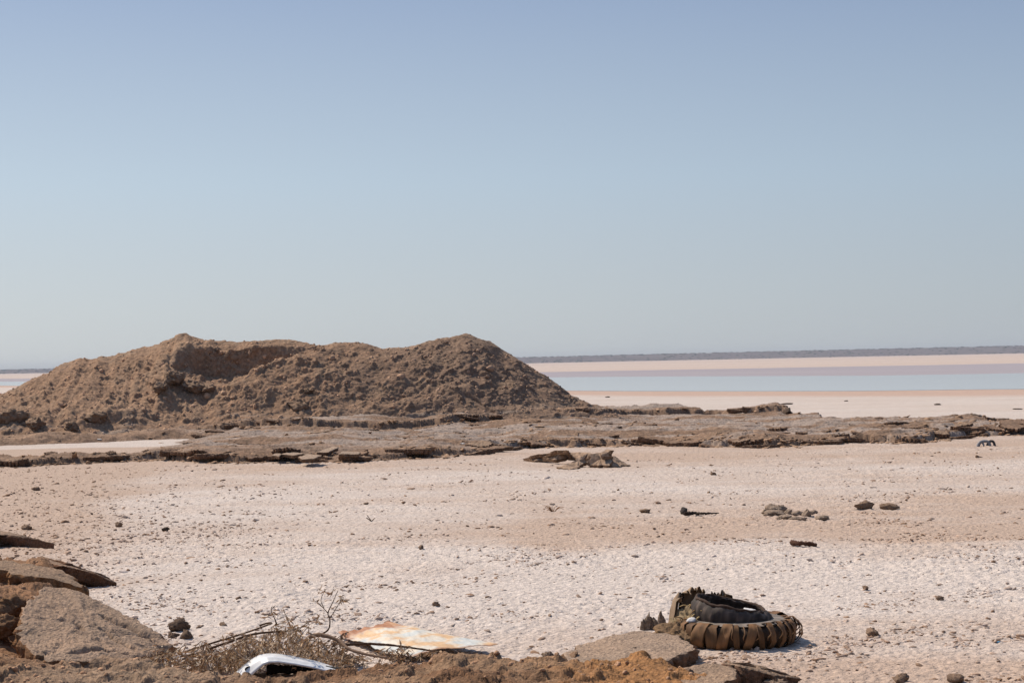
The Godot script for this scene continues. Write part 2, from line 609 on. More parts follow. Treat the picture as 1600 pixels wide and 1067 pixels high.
func shelf_rubble(sh: Node):
	rng.seed = 33
	var xf := []
	var cl := []
	while xf.size() < 3800:
		var x := rng.randf_range(-12.0, 13.0)
		var line := rng.randi() % 4
		var d := 0.0
		if line < 2: d = lin(front_edge, x) + rng.randfn() * 0.22
		elif line == 2 and x > -7.5 and x < 7.0: d = lin(terrace_edge, x) - 0.1 + rng.randfn() * 0.2
		else: d = rng.randf_range(lin(front_edge, x), minf(lin(back_edge, x) if x > 3.0 else 42.0, 42.0))
		var h := shelf_h(x, d)
		if h < -0.02 and line > 1: continue
		var s := 0.03 + 0.11 * pow(rng.randf(), 3.0)
		xf.append(Transform3D(Basis.from_euler(Vector3(rng.randfn() * 0.2, rng.randf() * TAU, rng.randfn() * 0.2)) * Basis.from_scale(Vector3(s * rng.randf_range(1.2, 3.0), s * rng.randf_range(0.25, 0.6), s)), Vector3(x, maxf(h, -0.005) - s * 0.02, -d)))
		var g := rng.randf_range(0.7, 1.25)
		cl.append(Color(0.34 * g, 0.222 * g, 0.145 * g))
	var mm := MultiMesh.new()
	mm.transform_format = MultiMesh.TRANSFORM_3D
	mm.use_colors = true
	mm.mesh = rock(44, Vector3.ONE, 14, 0.5, 16, Color(1, 1, 1))
	mm.instance_count = xf.size()
	for k in xf.size():
		mm.set_instance_transform(k, xf[k])
		mm.set_instance_color(k, cl[k])
	var mi := MultiMeshInstance3D.new()
	mi.name = "crust_rubble"
	mi.multimesh = mm
	mi.material_override = M.crumb
	sh.add_child(mi, true)
	tag(mi, "", "", "", "stuff")

# ---------------------------------------------------------------- mound
# for photo columns: (depth, photo row) from the foot to the crest
const COLS := [
	[-240, [39.0, 700], [40.0, 697], [41.5, 694], [43.0, 690], [44.5, 686], [45.5, 684], [46.5, 682]],
	[-80, [39.5, 692], [40.5, 682], [42.0, 672], [43.5, 664], [44.5, 657], [45.5, 650], [46.5, 645]],
	[0, [39.5, 690], [40.2, 665], [40.9, 640], [42.5, 643], [44.0, 634], [45.5, 625], [46.5, 617]],
	[60, [39.5, 692], [40.2, 670], [40.9, 648], [42.3, 638], [44.0, 614], [45.5, 598], [47.0, 587]],
	[120, [39.8, 690], [40.5, 665], [41.0, 644], [42.5, 630], [44.0, 603], [45.5, 579], [47.0, 561]],
	[170, [40.0, 688], [40.8, 664], [41.1, 640], [42.5, 634], [44.0, 610], [45.5, 580], [47.0, 557]],
	[225, [40.5, 682], [41.2, 666], [42.0, 650], [43.0, 632], [44.2, 600], [45.5, 566], [47.0, 542]],
	[262, [41.0, 678], [41.8, 662], [42.6, 645], [43.4, 615], [44.2, 581], [45.4, 549], [46.6, 530]],
	[290, [41.5, 672], [42.2, 656], [43.0, 632], [44.2, 603], [45.35, 577], [45.7, 541], [46.6, 519]],
	[318, [41.8, 670], [42.4, 656], [43.2, 632], [44.3, 604], [45.75, 590], [45.9, 543], [46.8, 531]],
	[350, [42.0, 669], [42.6, 650], [43.4, 617], [44.2, 604], [45.75, 592], [45.9, 545], [46.8, 534]],
	[375, [42.0, 668], [42.8, 642], [43.9, 594], [44.6, 600], [45.75, 588], [45.9, 544], [46.8, 533]],
	[400, [42.0, 667], [43.0, 632], [44.4, 568], [44.9, 588], [45.75, 584], [45.9, 542], [46.8, 532]],
	[440, [42.2, 665], [43.2, 627], [44.6, 562], [45.1, 572], [45.75, 570], [45.9, 541], [46.8, 532]],
	[470, [42.3, 664], [43.3, 622], [44.7, 556], [45.2, 560], [45.75, 558], [45.9, 543], [46.8, 533]],
	[500, [42.4, 662], [43.4, 618], [44.7, 563], [45.2, 552], [45.6, 548], [46.1, 544], [46.8, 539]],
	[560, [42.5, 660], [43.4, 622], [44.3, 588], [45.0, 564], [45.6, 549], [46.1, 541], [46.8, 535]],
	[600, [42.5, 659], [43.4, 622], [44.3, 590], [45.0, 567], [45.7, 553], [46.2, 547], [46.9, 543]],
	[640, [42.6, 657], [43.5, 622], [44.3, 592], [45.0, 568], [45.7, 552], [46.3, 545], [47.0, 540]],
	[690, [42.7, 655], [43.5, 621], [44.3, 590], [45.1, 564], [45.8, 546], [46.4, 536], [47.0, 530]],
	[728, [42.7, 654], [43.5, 620], [44.3, 588], [45.1, 560], [45.8, 540], [46.4, 528], [47.0, 520]],
	[755, [42.7, 653], [43.5, 622], [44.3, 593], [45.1, 566], [45.8, 547], [46.4, 537], [47.0, 531]],
	[790, [42.8, 652], [43.6, 629], [44.4, 605], [45.2, 581], [45.9, 565], [46.5, 555], [47.0, 549]],
	[850, [43.0, 650], [43.8, 637], [44.6, 622], [45.3, 607], [46.0, 596], [46.5, 589], [47.0, 585]],
	[905, [43.2, 648], [44.0, 644], [44.7, 638], [45.4, 633], [46.0, 629], [46.5, 627], [47.0, 625]],
	[960, [43.4, 650], [44.0, 650], [44.7, 648], [45.4, 646], [46.0, 644], [46.5, 643], [47.0, 642]],
	[1010, [43.4, 668], [44.0, 668], [44.7, 667], [45.4, 666], [46.0, 665], [46.5, 664], [47.0, 664]]]

func mound_profile(px: float) -> Array:
	var k := 0
	while k < COLS.size() - 2 and px > COLS[k + 1][0]: k += 1
	var f := clampf((px - COLS[k][0]) / (COLS[k + 1][0] - COLS[k][0]), 0, 1)
	f = lerpf(f, smoothstep(0.0, 1.0, f), 0.5)
	var out := []
	for j in range(1, 8):
		var d := lerpf(COLS[k][j][0], COLS[k + 1][j][0], f)
		var y := lerpf(COLS[k][j][1], COLS[k + 1][j][1], f)
		out.append(WD(px, y, d))
	return out

var mound_pts := PackedVector3Array()
var mound_nc := 0

func build_mound():
	var pxs := PackedFloat32Array()
	var x := -240.0
	while x <= 1010.0:
		pxs.append(x)
		x += 2.1 if x > -30.0 else 6.0
	var nf := 180
	var nb := 34
	var nc := pxs.size()
	var nr := nf + nb
	var p := PackedVector3Array()
	p.resize(nc * nr)
	for i in nc:
		# a wobble in the column looked up makes spurs and gullies wander
		var q := mound_profile(pxs[i])
		var first: Vector3 = q[0]
		var line := [first + Vector3(0, -0.25, 0.5)]
		line.append_array(q)
		# round the polyline a little, then walk along it evenly
		var lens := [0.0]
		for j in range(1, line.size()): lens.append(lens[-1] + line[j].distance_to(line[j - 1]))
		for j in nf:
			var s: float = lens[-1] * j / (nf - 1)
			var k := 0
			while k < line.size() - 2 and s > lens[k + 1]: k += 1
			p[j * nc + i] = line[k].lerp(line[k + 1], clampf((s - lens[k]) / (lens[k + 1] - lens[k]), 0, 1))
		var crest: Vector3 = q[6]
		for j in nb:
			var f := (j + 1.0) / nb
			var fall := 1.0 - f
			p[(nf + j) * nc + i] = Vector3(crest.x * (1.0 + 0.11 * f), lerpf(-0.2, crest.y, fall * fall * (3.0 - 2.0 * fall) * 0.6 + fall * 0.4), crest.z - 5.2 * f - 0.4 * f)
	# smooth the corners of the polylines
	for it in 2:
		var s := p.duplicate()
		for j in range(1, nr - 1):
			for i in range(1, nc - 1):
				s[j * nc + i] = p[j * nc + i] * 0.4 + (p[(j - 1) * nc + i] + p[(j + 1) * nc + i]) * 0.2 + (p[j * nc + i - 1] + p[j * nc + i + 1]) * 0.1
		p = s
	var c := PackedColorArray()
	c.resize(nc * nr)
	var o := p.duplicate()
	for j in nr:
		for i in nc:
			var a := p[j * nc + i]
			var du := p[j * nc + mini(i + 1, nc - 1)] - p[j * nc + maxi(i - 1, 0)]
			var dv := p[mini(j + 1, nr - 1) * nc + i] - p[maxi(j - 1, 0) * nc + i]
			var n := du.cross(dv).normalized()
			var foot := smoothstep(0.0, 0.5, a.y)
			var left := smoothstep(-5.5, -9.0, a.x)
			var sky_line := 1.0 - 0.5 * smoothstep(0.8, 0.98, float(j) / nf) * (1.0 if j < nf + 3 else 0.0)
			var w := 0.15 * NF.get_noise_3dv(a * 0.75)
			var rug := smoothstep(-0.25, 0.35, NF.get_noise_3dv(a * 0.55 + Vector3(90, 0, 0)))   # smooth and rugged patches
			w += (0.02 + 0.05 * rug) * NF.get_noise_3dv(a * 2.1 + Vector3(5, 0, 0))
			w += 0.05 * rug * (NR.get_noise_3dv(a * 1.1 + Vector3(0, 9, 0)) - 0.3) + 0.03 * rug * (NC.get_noise_3dv(a * 2.6) + 0.5)
			w += (0.028 + 0.030 * rug) * NF.get_noise_3dv(a * 7.0) + 0.014 * N.get_noise_3dv(a * 19.0)
			# broken clods with steep sides
			var cl := NF.get_noise_3dv(a * 1.7 + Vector3(31, 2, 7))
			w += 0.06 * smoothstep(0.24, 0.30, cl) * (0.5 + N.get_noise_3dv(a * 3.0))
			# slanting cracks on the right flank, rills on the left one
			w -= 0.07 * smoothstep(0.55, 0.85, NR.get_noise_2d((a.x * 0.55 + a.y * 0.95) * 1.4, (a.x * 0.9 - a.y * 0.5) * 0.22 + a.z * 0.2)) * smoothstep(-2.5, 0.0, a.x)
			w += 0.11 * NF.get_noise_2d(a.x * 2.4 + a.y * 1.0, a.y * 0.45) * left * foot
			o[j * nc + i] = a + n * (w * lerpf(0.45, 1.0, foot) * sky_line)
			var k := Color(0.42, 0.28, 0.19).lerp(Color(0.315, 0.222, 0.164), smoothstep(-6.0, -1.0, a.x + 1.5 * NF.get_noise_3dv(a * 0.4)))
			k = k.lerp(Color(0.43, 0.31, 0.22), 0.55 * smoothstep(0.05, 0.45, NF.get_noise_3dv(a * 1.1 + Vector3(0, 0, 50))))
			k = k.lerp(Color(0.52, 0.36, 0.245), 0.75 * exp(-pow((a.x + 9.3 - 0.5 * (a.y - 1.0)) / 0.7, 2.0)) * smoothstep(-0.4, 0.2, NF.get_noise_3dv(a * 1.5)))   # sunlit left ridge: its brightness painted in as a paler soil colour
			if j > nf * 0.93: k = k.lerp(Color(0.46, 0.34, 0.245), 0.5 * smoothstep(-0.2, 0.2, NF.get_noise_3dv(a * 1.6)))
			k = k.lerp(Color(0.42, 0.36, 0.31), 0.6 * smoothstep(0.12, 0.35, NF.get_noise_2d(a.x * 0.4, a.y * 6.0)) * (1.0 - smoothstep(0.3, 0.6, a.y)))
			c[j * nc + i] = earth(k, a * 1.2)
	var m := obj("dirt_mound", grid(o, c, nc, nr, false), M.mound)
	tag(m, "", "", "", "structure")
	mound_pts = o
	mound_nc = nc
	# loose clods all over it
	var mm := MultiMesh.new()
	mm.transform_format = MultiMesh.TRANSFORM_3D
	mm.use_colors = true
	mm.mesh = rock(31, Vector3.ONE, 10, 0.35, 9, Color(1, 1, 1))
	var count := 3000
	mm.instance_count = count
	rng.seed = 21
	for k in count:
		var i := rng.randi_range(30, nc - 2)
		var j := rng.randi_range(4, nf - 2)
		var a := o[j * nc + i]
		var s := 0.025 + 0.09 * pow(rng.randf(), 4.0)
		if rng.randf() < 0.02: s *= 2.2
		if j > nf * 0.9: s = minf(s, 0.07)
		var b := Basis.from_euler(Vector3(rng.randf() * TAU, rng.randf() * TAU, rng.randf() * TAU)) * Basis.from_scale(Vector3(s * rng.randf_range(0.8, 1.5), s * 0.8, s))
		mm.set_instance_transform(k, Transform3D(b, a - Vector3(0, s * 0.15, 0)))
		var g := rng.randf_range(0.75, 1.25)
		var e := c[j * nc + i]
		mm.set_instance_color(k, Color(e.r * g, e.g * g, e.b * g))
	var mi := MultiMeshInstance3D.new()
	mi.name = "loose_clods"
	mi.multimesh = mm
	mi.material_override = M.crumb
	m.add_child(mi, true)
	tag(mi, "", "", "", "stuff")

# ---------------------------------------------------------------- foreground bank
func bank_h(x: float, d: float) -> float:
	var top := lin([[-6.0, 0.16], [-2.6, 0.115], [-1.9, 0.085], [-1.5, 0.065], [-0.95, 0.065], [-0.75, 0.08], [-0.45, 0.075], [-0.3, 0.11], [-0.1, 0.105], [0.2, 0.10], [0.65, 0.085], [0.9, 0.05], [1.15, -0.05], [6.0, -0.08]], x)
	var far := lin([[-6.0, 14.0], [-3.5, 13.2], [-3.0, 11.6], [-2.7, 10.5], [-2.35, 9.6], [-1.9, 8.95], [-1.3, 8.62], [-0.8, 8.66], [-0.3, 8.95], [0.2, 8.75], [0.65, 8.85], [1.0, 8.5], [1.4, 8.0]], x)
	far += 0.10 * NF.get_noise_1d(x * 2.2)
	var left := smoothstep(-2.0, -2.6, x)
	var e := 1.0 - smoothstep(far - lerpf(0.10, 0.5, left), far + lerpf(0.28, 0.9, left), d)
	var h := lerpf(-0.06, top, e)
	h += 0.07 * smoothstep(-2.7, -3.1, x) * smoothstep(9.7, 10.6, d) * e
	h += e * (0.028 * NF.get_noise_2d(x * 1.7, d * 1.7) + 0.022 * NF.get_noise_2d(x * 5.0, d * 5.0) + 0.015 * NF.get_noise_2d(x * 15.0, d * 15.0) + 0.003 * N.get_noise_2d(x * 60.0, d * 60.0))
	h -= 0.09 * smoothstep(-3.1, -2.8, x) * (1.0 - smoothstep(-1.9, -1.6, x)) * smoothstep(8.95, 9.25, d) * e   # hollow under the big slab
	# clods with steep sides
	h += e * 0.028 * smoothstep(0.16, 0.28, NF.get_noise_2d(x * 3.3 + 8.0, d * 3.3))
	return h

func build_bank():
	var nc := 620
	var p := PackedVector3Array()
	var c := PackedColorArray()
	var ds := PackedFloat32Array()
	var d := 1.2
	while d < 14.2:
		ds.append(d)
		d += 0.12 if d < 7.6 else (0.016 if d < 9.4 else 0.035)
	for dd in ds:
		for i in nc:
			var x := lerpf(-5.2, 2.0, float(i) / (nc - 1))
			p.append(Vector3(x, bank_h(x, dd), -dd))
			var t := smoothstep(-0.25, 0.3, NF.get_noise_2d(x * 1.2 + 4.0, dd * 1.2))
			var k := Color(0.28, 0.165, 0.098).lerp(Color(0.40, 0.265, 0.17), t)
			k = k.lerp(Color(0.50, 0.265, 0.115), smoothstep(0.0, 0.45, x + 0.2 * NF.get_noise_2d(x * 3.0, dd * 3.0)) * 0.85)   # orange sand heap
			k = k.lerp(Color(0.43, 0.25, 0.145), smoothstep(-2.5, -2.9, x) * 0.7)
			k = k.lerp(Color(0.46, 0.35, 0.26), smoothstep(-1.0, -1.7, x) * smoothstep(-2.6, -2.2, x) * 0.6)
			c.append(earth(k, Vector3(x, 0, dd) * 2.0))
	tag(obj("dirt_bank", grid(p, c, nc, ds.size(), true), M.dirt), "", "", "", "structure")
	# loose lumps of soil on the bank
	var mm := MultiMesh.new()
	mm.transform_format = MultiMesh.TRANSFORM_3D
	mm.use_colors = true
	mm.mesh = rock(8, Vector3.ONE, 10, 0.3, 8, Color(1, 1, 1))
	var n := 2200
	mm.instance_count = n
	rng.seed = 4
	for k in n:
		var x := rng.randf_range(-3.4, 1.05)
		var dd := rng.randf_range(7.9, 9.1) if k % 3 else rng.randf_range(8.0, 12.8)
		if k % 3 == 0: x = rng.randf_range(-3.8, -2.2)
		var s := 0.005 + 0.026 * pow(rng.randf(), 5.0)
		var b := Basis.from_euler(Vector3(rng.randf() * TAU, rng.randf() * TAU, 0)) * Basis.from_scale(Vector3(s * 1.3, s, s))
		mm.set_instance_transform(k, Transform3D(b, Vector3(x, bank_h(x, dd) - s * 0.05, -dd)))
		var g := rng.randf_range(0.8, 1.25)
		mm.set_instance_color(k, Color(0.40 * g, 0.24 * g, 0.145 * g))
	var mi := MultiMeshInstance3D.new()
	mi.name = "soil_lumps"
	mi.multimesh = mm
	mi.material_override = M.crumb
	add_child(mi, true)
	tag(mi, "loose brown soil lumps on the foreground bank", "soil", "", "stuff")

func px_loop(list: Array) -> Array:   # [px, py, height] to world points
	var out := []
	for q in list: out.append(W(q[0], q[1], q[2]))
	return out

func on_top(list: Array, loop: Array) -> Array:   # photo points carried onto the slab's own plane
	var pl := Plane(loop[1], loop[4], loop[8])
	var out := []
	for q in list: out.append(pl.intersects_ray(cam.position, ray(q[0], q[1])))
	return out

func slab_thing(called: String, list: Array, thick: float, sd: int, tint: Color, label: String, cat: String, group := "", bump := 0.012, jag := 0.02, cracks := [], rim := Color(-1, 0, 0)) -> Node:
	return tag(obj(called, slab(px_loop(list), thick, sd, tint, bump, jag, cracks, rim), M.dirt), label, cat, group)

func build_slabs():
	var g := "broken crust slabs of the left bank"
	var grey := Color(0.49, 0.365, 0.275)
	var red := Color(0.33, 0.185, 0.10)
	var bl := [[30, 1003, 0.18], [36, 950, 0.27], [70, 917, 0.32], [118, 922, 0.30], [180, 952, 0.20], [245, 988, 0.11], [268, 1004, 0.06], [228, 1024, 0.07], [140, 1033, 0.11], [70, 1030, 0.13]]
	var big := px_loop(bl)
	slab_thing("crust_slab", bl, 0.22, 3, grey,
		"large grey-brown cracked crust slab sloping to the dead branch", "slab", g, 0.024, 0.04, [on_top([[158, 962], [195, 974], [225, 986], [262, 1003]], big), on_top([[160, 982], [188, 998], [205, 1008], [222, 1018]], big), on_top([[60, 962], [95, 965], [122, 973], [128, 982]], big), on_top([[60, 1012], [110, 1016], [160, 1012], [200, 1020]], big)], red)
	slab_thing("crust_slab", [[-30, 838, 0.13], [0, 834, 0.12], [45, 840, 0.09], [82, 849, 0.05], [40, 838, 0.10], [0, 828, 0.12], [-30, 826, 0.12]], 0.10, 5, Color(0.45, 0.33, 0.25),
		"dark-faced crust slab at the left edge, farthest of the bank slabs", "slab", g, 0.010, 0.03, [], Color(0.22, 0.13, 0.09))
	slab_thing("crust_slab", [[60, 873, 0.20], [100, 884, 0.18], [140, 893, 0.12], [181, 909, 0.035], [150, 893, 0.11], [105, 880, 0.18], [62, 868, 0.20]], 0.11, 7, Color(0.42, 0.30, 0.22),
		"pointed crust slab jutting right over the salt, its underside dark", "slab", g, 0.010, 0.03, [], Color(0.23, 0.125, 0.075))
	slab_thing("crust_slab", [[-20, 884, 0.30], [35, 897, 0.27], [80, 902, 0.24], [125, 915, 0.17], [100, 893, 0.22], [50, 881, 0.27], [0, 874, 0.29]], 0.20, 9, Color(0.44, 0.32, 0.23),
		"thick crust block with orange-brown broken face above the large grey slab", "slab", g, 0.016, 0.04, [], Color(0.36, 0.20, 0.10))
	for q in [[18, 940, 0.26, 0.22, 0.17, "reddish clod left of the large grey slab, upper one"], [5, 967, 0.20, 0.17, 0.13, "reddish clod left of the large grey slab, lower one"], [128, 914, 0.13, 0.09, 0.08, "small brown clod wedged behind the tip of the large grey slab"]]:
		var o := obj("clod", rock(int(q[0]) + 40, Vector3(q[3], q[4], q[3]), 28, 0.25, 12, red), M.clod)
		o.position = W(q[0], q[1], q[2]) - Vector3(0, 0.05, 0)
		tag(o, q[5], "clod", "clods of the left bank")
	# slab in front of the tyre and the broken ones at lower right
	var g2 := "broken crust slabs beside the tyre"
	slab_thing("crust_slab", [[872, 1030, 0.03], [905, 1008, 0.045], [960, 990, 0.06], [1010, 984, 0.07], [1055, 990, 0.08], [1086, 1012, 0.085], [1060, 1022, 0.09], [1030, 1036, 0.09], [960, 1042, 0.08]], 0.13, 13, Color(0.51, 0.39, 0.30),
		"broad grey-brown crust slab lying in front of the shredded tyre", "slab", g2, 0.012, 0.02, [], Color(0.27, 0.17, 0.11))
	slab_thing("crust_slab", [[1050, 1052, 0.06], [1075, 1040, 0.08], [1120, 1036, 0.10], [1150, 1044, 0.10], [1152, 1060, 0.10], [1120, 1068, 0.09], [1070, 1068, 0.07]], 0.13, 15, Color(0.46, 0.34, 0.25),
		"brown crust block at the bottom edge below the broad slab", "slab", g2, 0.016, 0.02, [], Color(0.24, 0.145, 0.095))
	slab_thing("crust_slab", [[1130, 1034, 0.10], [1165, 1034, 0.11], [1210, 1046, 0.08], [1256, 1060, 0.02], [1205, 1052, 0.075], [1160, 1041, 0.11]], 0.11, 17, Color(0.40, 0.29, 0.21),
		"long dark wedge of crust pointing right at the bottom edge", "slab", g2, 0.008, 0.012, [], Color(0.21, 0.13, 0.09))
	for q in [[1186, 1062, 0.03, 0.15, 0.11, "rounded brown clod under the long dark wedge"], [1213, 1070, 0.02, 0.11, 0.07, "small brown clod at the bottom edge right of the rounded one"],
			[858, 1024, 0.03, 0.065, 0.05, "small grey clod at the left foot of the broad slab"], [1076, 1052, 0.07, 0.06, 0.05, "orange sandy clod on the front edge of the orange heap"], [842, 1055, 0.10, 0.025, 0.02, "tiny pale pebble on the orange sand"]]:
		var o := obj("clod", rock(int(q[0]), Vector3(q[3], q[4], q[3]), 28, 0.3, 12, Color(0.39, 0.275, 0.195)), M.clod)
		o.position = W(q[0], q[1], q[2])
		tag(o, q[5], "clod", "clods by the broad slab")
	slab_thing("stone_flake", [[880, 1030, 0.01], [890, 1021, 0.04], [900, 1016, 0.065], [899, 1024, 0.05], [886, 1033, 0.02]], 0.03, 23, Color(0.33, 0.215, 0.14), "pointed brown flake standing up at the left end of the broad slab", "stone", "", 0.003, 0.004)

# ---------------------------------------------------------------- tyre
func ring_band(cen: Vector3, a0: float, a1: float, prof: Array, thick: float, n: int, tint: Color, sd: int, lean := 0.0, rag := 0.0) -> ArrayMesh:
	# sweeps the profile [[radius, height], ...] from angle a0 to a1 round cen, with thickness
	var p := PackedVector3Array()
	var c := PackedColorArray()
	var m := prof.size()
	var rows := m * 2 + 1
	for j in rows:
		var jj := j if j < m else (2 * m - 1 - j if j < 2 * m else 0)
		var inner := j >= m and j < 2 * m
		for i in n + 1:
			var f := float(i) / n
			var a := lerpf(a0, a1, f)
			var r: float = prof[jj][0] - (thick if inner else 0.0)
			var h: float = prof[jj][1]
			var q := Vector3(cos(a) * 2.0, h * 9.0 + sd, sin(a) * 2.0)
			r += 0.016 * NF.get_noise_3dv(q * 2.0)
			if jj == 0 and rag > 0.0: h += rag * NF.get_noise_3dv(q * 3.1)
			var aa := a + lean * (h - 0.06) * 8.0
			p.append(cen + Vector3(cos(aa) * r, h, sin(aa) * r))
			var g := 1.0 + 0.85 * NF.get_noise_3dv(q * 2.9)
			c.append(Color(tint.r * g, tint.g * g, tint.b * g))
	return grid(p, c, n + 1, rows, false, false)

func build_tyre():
	var at := W(1152, 1003, 0.0)
	var t := base("shredded_tyre", at, "brown shredded tyre lying flat on the salt, its tread split into strips", "tyre")
	rng.seed = 8
	var O := Vector3.ZERO
	obj("carcass", ring_band(O, 0, TAU, [[0.24, 0.112], [0.285, 0.120], [0.312, 0.085], [0.314, 0.05], [0.295, 0.01], [0.25, 0.004]], 0.014, 96, Color(0.075, 0.048, 0.03), 2), M.rubber, t)
	obj("sidewall", ring_band(O, 0, TAU, [[0.285, 0.128], [0.24, 0.140], [0.19, 0.134], [0.16, 0.118]], 0.012, 90, Color(0.20, 0.165, 0.135), 4), M.rubber, t)
	var a := 0.0
	var k := 0
	while a < TAU - 0.06:
		var front := sin(a) > -0.25     # +z faces the camera
		var rightside := cos(a) > -0.15
		var w := rng.randf_range(0.07, 0.15) if (front and rightside) else rng.randf_range(0.16, 0.30)
		var gap := rng.randf_range(0.04, 0.13) if (front and rightside) else rng.randf_range(0.006, 0.03)
		var o := rng.randf_range(-0.016, 0.018)
		var tone := rng.randf_range(0.75, 1.35)
		var tint := Color(0.145 * tone, 0.074 * tone, 0.032 * tone)
		var prof := [[0.262 + o, 0.132 + o * 0.6], [0.305 + o, 0.142 + o * 0.8], [0.335 + o, 0.124], [0.350 + o * 1.6, 0.088], [0.350 + o * 1.8, 0.05], [0.334, 0.014], [0.300, -0.004]]
		var strip := obj("tread_strip", ring_band(O, a, minf(a + w, TAU), prof, 0.012, 7, tint, k, rng.randf_range(-0.13, 0.13)), M.rubber, t)
		# the pale frayed edge of a strip curls outwards
		if front and rightside:
			var ed := []
			for q in 5:
				var f := q / 4.0
				var rr := 0.325 + 0.034 * sin(f * PI) + o
				var hh := lerpf(0.135, 0.055, f)
				var an := a + w + 0.02 + 0.05 * f * rng.randf_range(-1.0, 0.6)
				ed.append(Vector3(cos(an) * rr, hh, sin(an) * rr))
			obj("frayed_edge", tube(ed, 0.0045, 0.003, 5), M.fray, strip)
		a += w + gap
		k += 1
	# second, smaller black casing lying on top, tilted down to the right
	var c := base("black_tyre_casing", at + Vector3(-0.03, 0.10, 0.0), "black torn tyre casing lying tilted on top of the shredded tyre", "tyre")
	var p := PackedVector3Array()
	var cc := PackedColorArray()
	var n := 110
	var prof2 := [[0.196, 0.0], [0.214, 0.03], [0.220, 0.07], [0.214, 0.105], [0.196, 0.128], [0.180, 0.134], [0.172, 0.124], [0.196, 0.10], [0.204, 0.07], [0.200, 0.03], [0.184, 0.004], [0.196, 0.0]]
	for q in prof2:
		for i in n + 1:
			var an := TAU * (i % n) / n
			var e := Vector3(cos(an) * 1.5, q[1] * 6.0, sin(an) * 1.5)
			var r: float = q[0] * (1.0 + 0.07 * NF.get_noise_3dv(e) + 0.04 * NF.get_noise_3dv(e * 3.0))
			var x := cos(an) * r * 1.03
			var hgt: float = q[1] * (1.0 - 0.34 * cos(an) + 0.16 * NF.get_noise_2d(cos(an) * 1.3 + 3.0, sin(an) * 1.3) + (0.06 * -sin(an)))
			hgt *= 0.86
			hgt += 0.010 * NF.get_noise_3dv(e * 4.0) * smoothstep(0.06, 0.12, q[1])
			p.append(Vector3(x, hgt, sin(an) * r))
			var g := 1.0 + 0.8 * NF.get_noise_3dv(e * 3.0)
			var dust := smoothstep(0.0, 0.35, NF.get_noise_3dv(e * 2.2 + Vector3(4, 4, 4)))
			cc.append(Color(0.05 * g, 0.038 * g, 0.032 * g).lerp(Color(0.22, 0.16, 0.125), dust * 0.55))
	obj("band", grid(p, cc, n + 1, prof2.size(), true, true), M.rubber, c)
	var bead := []
	for i in 25:
		var an := TAU * i / 24.0
		bead.append(Vector3(cos(an) * 0.19, 0.136 * (1.0 - 0.34 * cos(an) + 0.16 * NF.get_noise_2d(cos(an) * 1.3 + 3.0, sin(an) * 1.3) - 0.06 * sin(an)) * 0.86 - 0.003, sin(an) * 0.187))
	obj("bead", tube(bead, 0.009, 0.009, 7, 0.4), plain(Color(0.27, 0.2, 0.155), 0.85), c)
	obj("packed_soil", rock(19, Vector3(0.37, 0.09, 0.37), 24, 0.12, 9, Color(0.15, 0.11, 0.085)), M.clod, c).position = Vector3(0, 0.025, 0)
	for q in [[0.085, 0.080, 0.085, 0.075, "white stone lying inside the black tyre casing"], [-0.235, 0.04, 0.10, 0.05, "white stone at the left side of the black tyre casing"]]:
		var o := obj("stone", rock(int(q[0] * 1000.0) + 300, Vector3(q[3], q[3] * 0.7, q[3]), 18, 0.1, 10, Color(0.62, 0.60, 0.58)), M.vert)
		o.position = c.position + Vector3(q[0], q[1], q[2])
		tag(o, q[4], "stone", "white stones at the tyre")
	# torn tread standing up behind, and the fibrous heap it leans on
	var s := base("torn_tread_piece", WD(1100, 975, 9.98), "brown torn tread piece standing up behind the black casing", "tyre scrap")
	for q in [[0.0, 0.19, 2.75, 3.75, 0.215, 0.16], [0.02, 0.18, 3.7, 4.75, 0.245, 0.2], [0.04, 0.17, 4.7, 5.75, 0.225, 0.2]]:
		obj("plate", ring_band(Vector3(q[0], -s.position.y, 0.02), q[2], q[3], [[q[1] - 0.045, q[4] + 0.012], [q[1] - 0.012, q[4]], [q[1], q[4] - 0.06], [q[1] + 0.012, q[4] - 0.13], [q[1] + 0.03, 0.0]], 0.016, 16, Color(0.24, 0.165, 0.105), int(q[2] * 10.0), 0.0, 0.05), M.rubber, s)
	var h := base("frayed_fibre_heap", WD(1078, 1000, 9.78), "tan frayed fibre heap at the left of the shredded tyre", "tyre scrap")
	h.position.y = 0.0
	obj("lump", rock(51, Vector3(0.36, 0.36, 0.36), 44, 0.3, 14, Color(0.46, 0.34, 0.20)), M.clod, h).position = Vector3(0.03, 0.05, -0.04)
	obj("lump", rock(52, Vector3(0.26, 0.20, 0.26), 40, 0.3, 12, Color(0.34, 0.215, 0.12)), M.clod, h).position = Vector3(-0.07, 0.04, 0.08)
	rng.seed = 17
	for q in 46:
		var b := Vector3(rng.randf_range(-0.16, 0.13), rng.randf_range(0.08, 0.21), rng.randf_range(-0.08, 0.16))
		b.y = 0.21 - absf(b.x - 0.05) * 0.75 - maxf(0.0, b.z) * 0.4
		var e := b + Vector3(rng.randf_range(-0.07, 0.05), rng.randf_range(-0.05, 0.03), rng.randf_range(0.0, 0.05))
		obj("fibre", tube([b, (b + e) * 0.5 + Vector3(0, 0.015, 0), e], 0.005, 0.002, 4), M.fibre_a if q % 2 else M.fibre_b, h)
